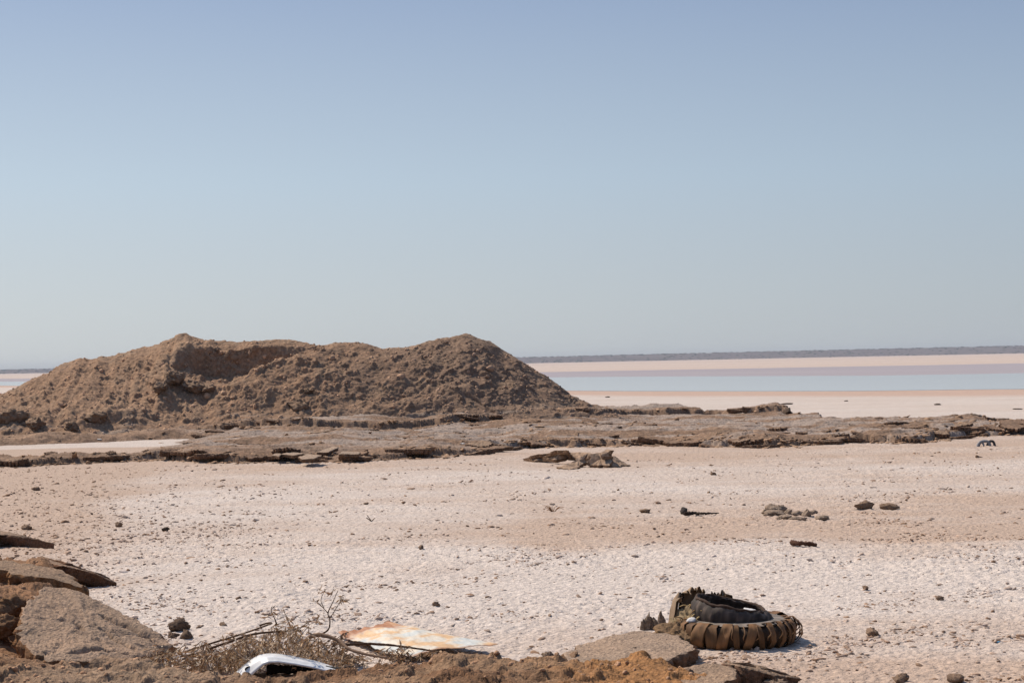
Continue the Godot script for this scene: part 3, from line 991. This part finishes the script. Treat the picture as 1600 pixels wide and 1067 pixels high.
	# spiky stumps left of it
	for q in [[1012, 983, 3, 0.058, "two-pointed grey clod standing left of the tyre"], [1033, 983, 3, 0.062, "grey pointed clod between the two-pointed one and the tyre"]]:
		var st := base("spiky_clod", W(q[0], q[1], 0.0), q[4], "clod", "spiky clods left of the tyre")
		rng.seed = int(q[0])
		for k2 in q[2]:
			var o := obj("spike", rock(int(q[0]) + k2, Vector3(0.04, q[3] * (2.4 if k2 == 1 else 1.5), 0.04), 14, 0.3, 9, Color(0.34, 0.255, 0.19)), M.clod, st)
			o.position = Vector3((k2 - 1) * 0.022, 0.02, rng.randf_range(-0.01, 0.01))
			o.rotation.z = rng.randf_range(-0.25, 0.25)

# ---------------------------------------------------------------- car bumper piece
func build_bumper():
	var at := W(450, 1046, 0.03)
	var b := base("car_bumper", at, "broken white car bumper piece half buried before the dead branch", "car part")
	var top := [[366, 1052], [378, 1041], [392, 1030], [404, 1024], [416, 1022], [432, 1022.5], [460, 1027], [490, 1033.5], [512, 1040], [528, 1045]]
	var lowl := [[384, 1062], [392, 1055], [402, 1046], [411, 1038.5], [420, 1035], [434, 1034.5], [460, 1038], [488, 1043], [508, 1048], [522, 1051]]
	var p := PackedVector3Array()
	var n := 48
	var prof := 13
	for j in prof:
		var f := j / (prof - 1.0)
		for i in n + 1:
			var s := float(i) / n * (top.size() - 1)
			var k := mini(int(s), top.size() - 2)
			var u := s - k
			var a := WD(lerpf(top[k][0], top[k + 1][0], u), lerpf(top[k][1], top[k + 1][1], u), 8.92)
			var e := WD(lerpf(lowl[k][0], lowl[k + 1][0], u), lerpf(lowl[k][1], lowl[k + 1][1], u), 8.80)
			var back := a + Vector3(0.0, -0.07, -0.16)
			var v: Vector3
			if f < 0.4:
				var g := f / 0.4
				v = back.lerp(a, g) + Vector3(0, 0.022 * sin(g * PI), 0)
			else:
				var g := (f - 0.4) / 0.6
				v = a.lerp(e, g) + Vector3(0, 0.010 * sin(g * PI), 0.022 * sin(g * PI))
				if g > 0.62 and g < 0.74: v += Vector3(0, -0.004, -0.006)     # the pressed groove
			p.append(v - at)
	# inner side
	var outer := p.duplicate()
	for j in prof:
		for i in n + 1:
			var v := outer[(prof - 1 - j) * (n + 1) + i]
			p.append(v + Vector3(0, -0.006, -0.008 if j < 8 else 0.006))
	var wm := plain(Color(0.93, 0.93, 0.925), 0.4, 0.4)
	wm.clearcoat_enabled = true
	wm.clearcoat = 0.4
	var scuff := noise_image(256, 44, 0.03, 5, 0.82, 1.0)
	wm.albedo_texture = ImageTexture.create_from_image(scuff)
	wm.uv1_triplanar = true
	wm.uv1_scale = Vector3.ONE * 3.0
	var shell := obj("shell", grid(p, PackedColorArray(), n + 1, prof * 2, false), wm, b)
	# dark tow-hook hole with its rim
	var hole := WD(386.5, 1044.5, 8.835) - at
	var pr := PackedVector3Array()
	for j in 4:
		for i in 21:
			var an := TAU * i / 20.0
			var r: float = [0.0, 0.010, 0.013, 0.014][j]
			pr.append(hole + Vector3(cos(an) * r * 1.05 + sin(an) * r * 0.45, sin(an) * r * 0.85, [-0.004, -0.004, 0.004, -0.002][j]))
	obj("hook_hole", grid(pr, PackedColorArray(), 21, 4, false, true), plain(Color(0.03, 0.03, 0.03), 0.8), shell)
	obj("bracket", tube([WD(508, 1045, 8.86) - at, WD(520, 1046, 8.86) - at, WD(540, 1045, 8.84) - at], 0.016, 0.008, 8, 0.3), plain(Color(0.09, 0.075, 0.065), 0.8), b)
	obj("inner_foam", tube([WD(416, 1046, 8.95) - at, WD(450, 1046, 8.96) - at, WD(500, 1051, 8.95) - at], 0.022, 0.02, 8, 0.3), plain(Color(0.10, 0.07, 0.05), 0.95), b)

# ---------------------------------------------------------------- rusty sheet
func build_sheet():
	var A := W(528, 990, 0.03)
	var B := W(612, 974, 0.05)
	var C := W(778, 1007, 0.055)
	var D := W(622, 1026, 0.05)
	var n := 90
	var p := PackedVector3Array()
	var c := PackedColorArray()
	var at := (A + B + C + D) * 0.25
	at.y = 0.0
	for side in 2:
		for j in n + 1:
			for i in n + 1:
				var u := float(i) / n
				var v := float(j) / n
				if side == 1: v = 1.0 - v
				var e := 0.02 * N.get_noise_1d(u * 6.0) * (1.0 - v)
				var q := A.lerp(B, u).lerp(D.lerp(C, u), clampf(v + e, 0, 1))
				q += (A - D).normalized() * 0.014 * N.get_noise_1d(u * 7.0 + 4.0) * (1.0 - v)
				q.y += 0.035 * sin(u * PI) * sin(v * PI) + 0.020 * NF.get_noise_2d(u * 2.2, v * 2.2) + 0.025 * v * u * sin(u * PI)
				var edge_up := maxf(0.0, 0.10 - v) * 0.2 * (0.5 + N.get_noise_1d(u * 4.0))
				q.y += edge_up - (0.0025 if side == 1 else 0.0)
				p.append(q - at)
				# rust at the far edge, pale paint with ochre streaks elsewhere
				var s := NF.get_noise_2d(u * 1.4 + v * 2.4, v * 3.2 - u * 1.2)
				var s2 := NF.get_noise_2d(u * 6.0, v * 8.0)
				var rust := smoothstep(0.34, 0.10, v + 0.18 * s + 0.10 * s2 + 0.10 * absf(u - 0.6))
				var k := Color(0.63, 0.56, 0.45).lerp(Color(0.62, 0.40, 0.21), smoothstep(-0.05, 0.35, s + 0.35 * s2))
				k = k.lerp(Color(0.52, 0.55, 0.53), smoothstep(0.05, 0.35, -s + 0.2 * s2) * 0.8)
				k = k.lerp(Color(0.36, 0.15, 0.06), rust)
				k = k.lerp(Color(0.34, 0.15, 0.06), 0.8 * smoothstep(0.965, 1.0, maxf(u, v) + 0.03 * s2))
				var g := 1.0 + 0.16 * NF.get_noise_2d(u * 25.0, v * 25.0)
				c.append(Color(k.r * g, k.g * g, k.b * g))
	var o := obj("metal_sheet", grid(p, c, n + 1, (n + 1) * 2, true), vert(0.55, 0.4))
	o.position = at
	tag(o, "pale painted metal sheet rusted orange along its far edge, lying on the salt", "metal sheet")

# ---------------------------------------------------------------- dead branch
func leaf(st: SurfaceTool, o: Vector3, d: Vector3, side: Vector3, l: float, w: float, col: Color):
	var nrm := side.cross(d).normalized()
	var a := o + d * l * 0.45 + side * w + nrm * w * 0.5
	var b := o + d * l * 0.45 - side * w + nrm * w * 0.5
	var m := o + d * l * 0.45
	var t := o + d * l + nrm * l * 0.12
	for tri in [[o, a, m], [a, t, m], [o, m, b], [m, t, b]]:
		for v in tri:
			st.set_smooth_group(-1)
			st.set_color(col)
			st.add_vertex(v)

func build_branch():
	var at := W(470, 1030, 0.0)
	var br := base("dead_branch", at, "dead leafy branch with dry brown leaves lying beside the rusty sheet", "branch")
	var bark := plain(Color(0.52, 0.42, 0.34), 0.9)
	var dark := plain(Color(0.36, 0.265, 0.19), 0.95)
	var limbs := [
		[[[478, 1001, 9.25], [486, 994, 9.22], [500, 992, 9.2], [520, 997, 9.18], [533, 1004, 9.15], [545, 1014, 9.1], [570, 1022, 9.05], [605, 1028, 9.0]], 0.0125, 0.006, bark],
		[[[534, 1006, 9.15], [545, 1007, 9.2], [575, 1006, 9.25], [610, 1008, 9.25], [650, 1013, 9.25], [690, 1019, 9.25]], 0.0085, 0.004, dark],
		[[[383, 995, 9.05], [385, 1008, 9.03], [390, 1026, 8.99]], 0.010, 0.008, bark],
		[[[288, 1019, 9.1], [320, 1008, 9.15], [350, 999, 9.2], [385, 988, 9.3], [425, 974, 9.4]], 0.006, 0.004, dark],
		[[[325, 1014, 9.05], [355, 1004, 9.1], [400, 990, 9.2], [470, 985, 9.3]], 0.007, 0.005, dark],
		[[[500, 992, 9.2], [513, 983, 9.25], [515, 968, 9.28], [512, 958, 9.3], [520, 940, 9.3], [528, 922, 9.3]], 0.005, 0.0016, dark],
		[[[512, 958, 9.3], [503, 948, 9.3], [496, 942, 9.3]], 0.0025, 0.001, dark],
		[[[515, 966, 9.28], [524, 952, 9.3], [532, 938, 9.3], [536, 930, 9.3]], 0.0025, 0.001, dark],
		[[[506, 950, 9.3], [501, 938, 9.28], [506, 925, 9.26], [511, 919, 9.26]], 0.002, 0.001, dark],
		[[[432, 976, 9.4], [428, 965, 9.4], [423, 955, 9.4], [424, 948, 9.4]], 0.004, 0.0016, dark],
		[[[452, 978, 9.35], [449, 968, 9.35], [446, 961, 9.35]], 0.003, 0.0016, dark],
		[[[405, 978, 9.4], [415, 974, 9.4], [424, 973, 9.4]], 0.006, 0.004, dark]]
	for l in limbs:
		var pts := []
		for q in l[0]: pts.append(WD(q[0], q[1], q[2]) - at)
		obj("limb", tube(pts, l[1], l[2], 8, 0.25), l[3], br)
	# thin twigs and hanging dry leaves
	rng.seed = 99
	var st := SurfaceTool.new()
	st.begin(Mesh.PRIMITIVE_TRIANGLES)
	var twigs := []
	var clumps := []
	var topline := [[345.0, 1026.0], [375.0, 1002.0], [405.0, 982.0], [430.0, 972.0], [460.0, 973.0], [490.0, 980.0], [515.0, 992.0], [545.0, 1014.0], [575.0, 1032.0]]
	for k in 150:   # main heap
		var x := rng.randf_range(350.0, 562.0)
		var y0 := lin(topline, x)
		clumps.append([x, y0 + (1046.0 - y0) * pow(rng.randf(), 1.3) * 0.8, rng.randf_range(8.98, 9.5), 1.0])
	for k in 58:    # left heap
		var x := rng.randf_range(246.0, 350.0)
		var y0 := lin([[240.0, 1030.0], [270.0, 1010.0], [305.0, 1000.0], [350.0, 1003.0]], x)
		clumps.append([x, y0 + (1036.0 - y0) * rng.randf(), rng.randf_range(8.95, 9.2), 0.9])
	for k in 16: clumps.append([rng.randf_range(600.0, 690.0), rng.randf_range(1010.0, 1020.0), 9.22, 0.6])
	for k in 7: clumps.append([rng.randf_range(515.0, 550.0), rng.randf_range(985.0, 1000.0), 9.25, 0.5])
	for q in [[424, 952], [428, 958], [421, 962], [447, 962], [452, 966], [508, 921], [500, 922], [530, 934], [536, 933], [496, 941], [538, 931], [522, 922]]: clumps.append([q[0], q[1], 9.32, 0.16])
	for q in clumps:
		var o: Vector3 = WD(q[0], q[1], q[2]) - at
		var dir := Vector3(rng.randf_range(-0.9, 0.5), rng.randf_range(-0.8, 0.2), rng.randf_range(-0.1, 0.7)).normalized()
		var length: float = rng.randf_range(0.09, 0.2) * (q[3] if q[3] > 0.3 else 0.12)
		var e: Vector3 = o + dir * length + Vector3(0, -0.03 * q[3], 0)
		e.y = maxf(e.y, 0.012)
		o.y = maxf(o.y, 0.015)
		twigs.append(tube([o, (o + e) * 0.5 + Vector3(0, 0.012, 0), e], 0.0022, 0.001, 4))
		var nl := int(21 * q[3]) if q[3] > 0.3 else 5
		for j in nl:
			var f := rng.randf()
			var s: Vector3 = o.lerp(e, f) + Vector3(rng.randfn(), rng.randfn(), rng.randfn()) * 0.012 * q[3]
			var d := (dir * 0.5 + Vector3(rng.randfn() * 0.7, -0.4 + rng.randfn() * 0.5, rng.randfn() * 0.6 + 0.15)).normalized()
			if q[3] < 0.3: d = Vector3(rng.randfn(), rng.randfn() * 0.6 - 0.3, rng.randfn()).normalized()
			var side := d.cross(Vector3(rng.randfn(), rng.randfn(), rng.randfn())).normalized()
			var g := rng.randf_range(0.6, 1.2)
			var col := Color(0.50 * g, 0.35 * g, 0.22 * g) if rng.randf() < 0.65 else Color(0.66 * g, 0.53 * g, 0.39 * g)
			leaf(st, s, d, side, rng.randf_range(0.024, 0.055), rng.randf_range(0.003, 0.0065), col)
	var lm := vert(0.8, 0.3)
	lm.cull_mode = BaseMaterial3D.CULL_DISABLED
	lm.backlight_enabled = true
	lm.backlight = Color(0.5, 0.43, 0.32)
	st.set_smooth_group(-1)
	st.generate_normals()
	tag(obj("dry_leaves", st.commit(), lm, br), "", "", "", "stuff")
	tag(obj("twigs", join(twigs), dark, br), "", "", "", "stuff")

# ---------------------------------------------------------------- small things
func clod_at(called: String, px: float, py: float, w: float, h: float, tint: Color, label: String, cat := "clod", group := "clods scattered over the salt", ground := 0.0, d := 0.0) -> Node:
	var o := obj(called, rock(int(px * 3.0 + py), Vector3(w, h, w * 0.8), 18, 0.28, 11, tint), M.clod)
	var v := W(px, py, ground)
	o.position = v + Vector3(0, h * 0.28, 0)
	o.rotation.y = px
	return tag(o, label, cat, group)

func build_small_things():
	var br := Color(0.38, 0.255, 0.175)
	var tn := Color(0.40, 0.275, 0.19)
	var dk := Color(0.13, 0.09, 0.065)
	clod_at("clod", 658, 859, 0.06, 0.05, br, "round brown clod alone on white salt left of the middle")
	clod_at("clod", 682, 948, 0.055, 0.045, br, "brown clod on the salt behind the rusty sheet")
	clod_at("clod", 1008, 801, 0.105, 0.06, tn, "tan clod on the silt left of the blackened stick")
	clod_at("clod", 1115, 742, 0.08, 0.055, br, "small dark clod on the salt right of the crust pile")
	clod_at("clod", 1351, 797, 0.19, 0.115, br, "larger left clod of the brown pair on the right silt")
	clod_at("clod", 1388, 796, 0.22, 0.075, br, "flatter right clod of the brown pair on the right silt")
	clod_at("clod", 1528, 716, 0.07, 0.06, br, "dark clod on the salt below the half-buried tyre")
	clod_at("clod", 1353, 921, 0.045, 0.035, br, "pointed brown clod on white salt above right of the tyre")
	clod_at("clod", 1362, 992, 0.10, 0.05, br, "brown clod right of the tyre on lower right salt")
	clod_at("clod", 1410, 1065, 0.07, 0.05, br, "brown clod at the bottom edge of the right salt")
	clod_at("clod", 1492, 1066, 0.09, 0.05, br, "wide brown clod at the bottom edge near the right corner")
	clod_at("clod", 1470, 937, 0.055, 0.03, br, "grey-brown clod on the right salt between tyre and edge")
	clod_at("clod", 185, 823, 0.09, 0.06, br, "brown clod among the crumbs on the left silt")
	clod_at("clod", 258, 829, 0.07, 0.04, dk, "dark clod right of the crumbs on the left silt")
	clod_at("clod", 40, 828, 0.12, 0.06, br, "brown clod above the left bank slabs")
	clod_at("clod", 55, 766, 0.14, 0.06, br, "flat brown clod on the far left salt")
	clod_at("clod", 572, 788, 0.07, 0.03, br, "small flat clod above the bare sprig on the salt")
	clod_at("clod", 280, 985, 0.12, 0.085, Color(0.21, 0.14, 0.10), "dark clod between the large grey slab and the branch, left one")
	clod_at("clod", 291, 997, 0.10, 0.07, Color(0.23, 0.155, 0.11), "dark clod between the large grey slab and the branch, right one")
	clod_at("clod", 270, 998, 0.07, 0.05, Color(0.25, 0.165, 0.115), "small dark clod at the tip of the large grey slab")
	clod_at("clod", 283, 971, 0.05, 0.03, br, "small brown clod behind the dark clods by the branch")
	clod_at("clod", 348, 978, 0.06, 0.03, br, "small brown clod on the salt behind the branch")
	clod_at("clod", 372, 936, 0.045, 0.025, br, "small brown clod on the salt above the branch")
	# chunks on the shelf
	clod_at("mud_chunk", 968, 673, 0.17, 0.12, dk, "dark mud chunk alone on the grey shelf", "clod", "mud chunks on the shelf", 0.14)
	clod_at("mud_chunk", 1520, 657, 0.42, 0.20, Color(0.2, 0.145, 0.105), "peaked mud lump on the right end of the shelf", "clod", "mud chunks on the shelf", 0.13)
	clod_at("mud_chunk", 1577, 661, 0.46, 0.12, Color(0.15, 0.10, 0.075), "flat dark mud lump at the right edge of the shelf", "clod", "mud chunks on the shelf", 0.13)
	clod_at("mud_chunk", 1230, 646, 0.24, 0.13, Color(0.18, 0.125, 0.09), "dark lump at the high right corner of the shelf", "clod", "mud chunks on the shelf", 0.25)
	clod_at("mud_chunk", 176, 678, 0.22, 0.16, Color(0.16, 0.11, 0.08), "dark mud lump at the left foot of the mound", "clod", "mud chunks on the shelf", 0.10)
	# boulders of the mound, with shaded fronts
	for q in [[466, 636, 43.2, 0.72, 0.52, "large boulder-like clod on the front of the mound"], [268, 590, 43.9, 0.5, 0.5, "clod below the dark hole left of the mound's hollow"],
			[302, 604, 43.9, 0.62, 0.36, "broad clod on the floor of the mound's hollow"], [150, 655, 40.9, 0.62, 0.30, "wide clod on the lower left spur of the mound"], [252, 606, 43.4, 0.34, 0.26, "small clod on the lit left ridge of the mound"], [325, 609, 43.9, 0.36, 0.24, "small clod at the right of the hollow's floor"], [14, 655, 40.5, 0.75, 0.5, "dark-sided clod at the left edge, low on the mound"], [52, 662, 40.3, 0.5, 0.34, "tilted clod low on the mound, right of the edge one"], [110, 668, 40.3, 0.34, 0.22, "small clod low on the mound below its left saddle"], [483, 612, 43.7, 0.34, 0.2, "pale clod perched above the large boulder-like one"]]:
		var o := obj("mound_clod", rock(int(q[0]), Vector3(q[3], q[4], 0.6), 34, 0.3, 13, Color(0.40, 0.265, 0.175)), M.mound)
		o.position = WD(q[0], q[1], q[2])
		tag(o, q[5], "clod", "large clods on the mound")
	# pile of broken crust in front of the shelf
	var pile := base("crust_pile", W(900, 727, 0.0), "pile of broken crust slabs on the salt before the shelf", "rubble")
	var k := 0
	for q in [[[820, 716, 0.05], [838, 710, 0.13], [862, 708, 0.15], [870, 716, 0.06], [840, 720, 0.03]], [[848, 715, 0.08], [866, 703, 0.22], [888, 703, 0.23], [893, 712, 0.12], [870, 718, 0.07]], [[880, 712, 0.12], [900, 706, 0.18], [930, 709, 0.16], [915, 717, 0.08]],
			[[885, 727, 0.03], [905, 714, 0.15], [918, 708, 0.20], [915, 722, 0.07], [900, 729, 0.02]], [[918, 726, 0.04], [925, 709, 0.2], [945, 706, 0.22], [958, 716, 0.13], [950, 727, 0.04]], [[940, 712, 0.18], [948, 701, 0.27], [956, 704, 0.25], [954, 714, 0.15]],
			[[945, 722, 0.08], [960, 711, 0.16], [975, 722, 0.05], [984, 727, 0.01], [960, 728, 0.02]], [[872, 729, 0.03], [890, 725, 0.07], [908, 729, 0.03], [890, 733, 0.01]]]:
		var sl := obj("slab", slab(px_loop(q), 0.055, 60 + k, Color(0.52, 0.385, 0.285), 0.015, 0.05, [], Color(0.27, 0.175, 0.115)), M.shelf, pile)
		sl.position = -pile.position
		k += 1
	# crumbled heap on the right silt
	var heap := base("clod_heap", W(1235, 808, 0.0), "low heap of crumbled grey clods on the right silt", "rubble")
	rng.seed = 61
	for q in [[1214, 802, 0.20, 0.13], [1212, 806, 0.24, 0.07], [1196, 803, 0.08, 0.06], [1232, 804, 0.12, 0.06], [1247, 806, 0.12, 0.06], [1262, 807, 0.10, 0.09], [1226, 811, 0.16, 0.05], [1243, 812, 0.13, 0.04], [1272, 804, 0.09, 0.05], [1285, 812, 0.14, 0.05], [1254, 813, 0.1, 0.04]]:
		var o := obj("clod", rock(int(q[0]), Vector3(q[2], q[3], q[2] * 0.8), 18, 0.3, 11, Color(0.49, 0.365, 0.27)), M.clod, heap)
		o.position = W(q[0], q[1], 0.0) + Vector3(0, q[3] * 0.3, 0) - heap.position
	# sticks
	var lg := obj("stick", tube([W(1237, 848, 0.03), W(1250, 849, 0.035), W(1266, 850, 0.03), W(1277, 852, 0.02)], 0.022, 0.016, 9, 0.5), plain(Color(0.30, 0.19, 0.13), 0.95))
	tag(lg, "short thick brown stick lying on the silt at right", "stick")
	var bs := base("burnt_stick", W(1090, 802, 0.0), "blackened knobbly stick lying on the silt right of the tan clod", "stick")
	obj("knob", rock(5, Vector3(0.08, 0.075, 0.08), 16, 0.2, 9, Color(0.06, 0.05, 0.045)), M.vert, bs).position = W(1070, 803, 0.0) - bs.position + Vector3(0, 0.03, 0)
	obj("shaft", tube([W(1070, 803, 0.03) - bs.position, W(1085, 802, 0.02) - bs.position, W(1102, 802, 0.025) - bs.position, W(1124, 802, 0.01) - bs.position], 0.02, 0.006, 8, 0.7), plain(Color(0.20, 0.15, 0.115), 0.95), bs)
	var tf := base("dry_tuft", W(864, 799, 0.0), "small orange-brown dry grass tuft on the middle silt", "grass tuft")
	rng.seed = 3
	for q in 13:
		var e := Vector3(rng.randf_range(-0.13, 0.13), rng.randf_range(0.02, 0.07), rng.randf_range(-0.06, 0.06))
		obj("blade", tube([Vector3(e.x * 0.1, -0.01, e.z * 0.1), e * 0.55 + Vector3(0, 0.02, 0), e], 0.004, 0.002, 4), M.tuft, tf)
	var sp := base("bare_sprig", W(580, 814, 0.0), "tiny bare dark sprig on the salt left of the middle", "twig")
	for q in 5:
		var e := Vector3(rng.randf_range(-0.05, 0.05), rng.randf_range(0.0, 0.07), rng.randf_range(-0.03, 0.03))
		obj("stem", tube([Vector3(0, -0.005, 0), e * 0.5, e], 0.005, 0.003, 4), M.tuft_dark, sp)
	# half-buried tyre far right
	var ht := base("half_buried_tyre", W(1541, 697, 0.0), "grey half-buried tyre scrap below the right end of the shelf", "tyre")
	obj("arch", tube([Vector3(0.02, -0.03, 0), Vector3(0.05, 0.06, 0), Vector3(0.10, 0.085, 0), Vector3(0.145, 0.05, 0), Vector3(0.155, -0.03, 0)], 0.022, 0.024, 8, 0.3), plain(Color(0.26, 0.25, 0.25), 0.7), ht)
	obj("arch", tube([Vector3(-0.15, -0.03, 0.04), Vector3(-0.12, 0.05, 0.04), Vector3(-0.05, 0.08, 0.02), Vector3(0.04, 0.07, 0.02), Vector3(0.07, -0.03, 0.04)], 0.03, 0.026, 8, 0.3), plain(Color(0.50, 0.50, 0.51), 0.6), ht)
	obj("shred", tube([Vector3(-0.06, 0.07, 0.03), Vector3(-0.05, 0.02, 0.06), Vector3(-0.055, -0.02, 0.07)], 0.018, 0.012, 7, 0.3), plain(Color(0.50, 0.50, 0.51), 0.6), ht)
	# litter
	for q in [[310, 714, 0.12, 0.06, Color(0.03, 0.09, 0.10), 0.06, "crumpled dark teal scrap on the shelf edge left"], [155, 687, 0.13, 0.03, Color(0.66, 0.62, 0.57), 0.05, "white flat scrap at the left foot of the mound"],
			[346, 697, 0.05, 0.05, Color(0.7, 0.66, 0.6), 0.10, "small white scrap on the shelf above the teal one"], [722, 694, 0.15, 0.03, Color(0.72, 0.68, 0.62), 0.13, "white elongated scrap on the middle of the shelf"], [651, 698, 0.04, 0.035, Color(0.72, 0.68, 0.62), 0.13, "tiny white scrap left of the elongated one"],
			[1560, 1004, 0.03, 0.008, Color(0.12, 0.33, 0.52), 0.0, "tiny blue scrap on the lower right salt"]]:
		var o := obj("litter_scrap", rock(int(q[0]), Vector3(q[2], q[3], q[2] * 0.7), 16, 0.35, 8, q[4]), M.vert)
		o.position = W(q[0], q[1], q[5]) + Vector3(0, q[3] * 0.3, 0)
		tag(o, q[6], "litter", "litter scraps")
	# pale plates of crust on the shelf's front
	for q in [[[[466, 714, 0.15], [480, 709, 0.16], [502, 711, 0.16], [490, 716, 0.14], [472, 717, 0.13]], "pale oval crust plate on the front of the shelf"], [[[424, 711, 0.13], [432, 707, 0.15], [440, 709, 0.14], [436, 712, 0.13]], "small pale crust plate left on the shelf front"],
			[[[440, 709, 0.15], [452, 706, 0.16], [474, 708, 0.16], [458, 711, 0.14]], "thin pale crust plate between the small and oval ones"], [[[496, 706, 0.16], [520, 697, 0.22], [528, 699, 0.21], [512, 706, 0.16]], "tilted dark-edged crust plate right of the oval one"], [[[530, 709, 0.15], [535, 705, 0.17], [562, 706, 0.17], [560, 709, 0.15]], "long flat crust plate at the right of the plates"]]:
		slab_thing("crust_plate", q[0], 0.06, int(q[0][0][0]), Color(0.56, 0.44, 0.345), q[1], "slab", "crust plates on the shelf front", 0.006, 0.02, [], Color(0.25, 0.17, 0.12))
	# far stones beyond the mound
	for q in [[950, 621, 0.26, 0.07, "small dark stone on far salt right of the mound"], [993, 635, 0.2, 0.07, "dark stone just behind the shelf's back edge"], [1323, 627, 0.14, 0.05, "small dark speck of stone on the far salt"], [1467, 633, 0.22, 0.06, "grey stone on the far salt at right"], [1590, 639.5, 0.3, 0.04, "flat dark stone on far salt at the right edge"]]:
		clod_at("far_stone", q[0], q[1], q[2], q[3], Color(0.16, 0.115, 0.085), q[4], "stone", "stones on the far salt")
	var pk := obj("plank", rock(91, Vector3(0.42, 0.06, 0.12), 20, 0.1, 8, Color(0.14, 0.10, 0.075)), M.vert)
	pk.position = W(1231, 632, 0.0) + Vector3(0, 0.02, 0)
	tag(pk, "dark piece of wood lying behind the shelf's right corner", "wood")

# ---------------------------------------------------------------- crumbs on the salt
func build_crumbs():
	rng.seed = 73
	var xf := []
	var cl := []
	var tries := 0
	while xf.size() < 26000 and tries < 400000:
		tries += 1
		# even in the picture: depth drawn so that near and far get alike numbers of crumbs a pixel
		var d := 1.0 / lerpf(1.0 / 8.0, 1.0 / 29.0, rng.randf())
		var x := rng.randf_range(-0.38, 0.38) * d
		var n := NF.get_noise_2d(x * 0.55 + 70.0, d * 0.55) + 0.6 * NF.get_noise_2d(x * 2.5, d * 2.0 + 9.0)
		var t := tan_amount(x, d)
		var want := 0.05 + 0.8 * smoothstep(0.1, 0.55, n)
		want += 1.2 * exp(-pow((x + 3.2) / 0.7, 2.0) - pow((d - 17.0) / 1.0, 2.0))
		want += 0.5 * smoothstep(-0.16, -0.26, x / d)
		want += 0.7 * exp(-pow((d - 14.9 + 0.5 * NF.get_noise_1d(x * 0.5)) / 0.12, 2.0)) * smoothstep(-1.0, 0.5, x)
		if rng.randf() > want: continue
		var s := 0.007 + 0.026 * pow(rng.randf(), 4.0)
		if rng.randf() < 0.02: s *= 1.8
		s *= lerpf(0.85, 1.25, smoothstep(9.0, 22.0, d))
		var b := Basis.from_euler(Vector3(rng.randfn() * 0.25, rng.randf() * TAU, rng.randfn() * 0.25)) * Basis.from_scale(Vector3(s * rng.randf_range(1.0, 2.2), s * rng.randf_range(0.5, 0.9), s))
		xf.append(Transform3D(b, Vector3(x, flat_h(x, d) + s * 0.02, -d)))
		var g := rng.randf_range(0.7, 1.15)
		var k := flat_col(x, d).lerp(Color(0.30, 0.18, 0.11), lerpf(0.2, 1.0, rng.randf()))
		cl.append(Color(k.r * g, k.g * g, k.b * g))
	var mm := MultiMesh.new()
	mm.transform_format = MultiMesh.TRANSFORM_3D
	mm.use_colors = true
	mm.mesh = rock(14, Vector3.ONE, 9, 0.3, 8, Color(1, 1, 1))
	mm.instance_count = xf.size()
	for k in xf.size():
		mm.set_instance_transform(k, xf[k])
		mm.set_instance_color(k, cl[k])
	var mi := MultiMeshInstance3D.new()
	mi.name = "salt_crumbs"
	mi.multimesh = mm
	mi.material_override = M.crumb
	add_child(mi, true)
	tag(mi, "brown and pale crust crumbs strewn over the salt flat", "crumbs", "", "stuff")
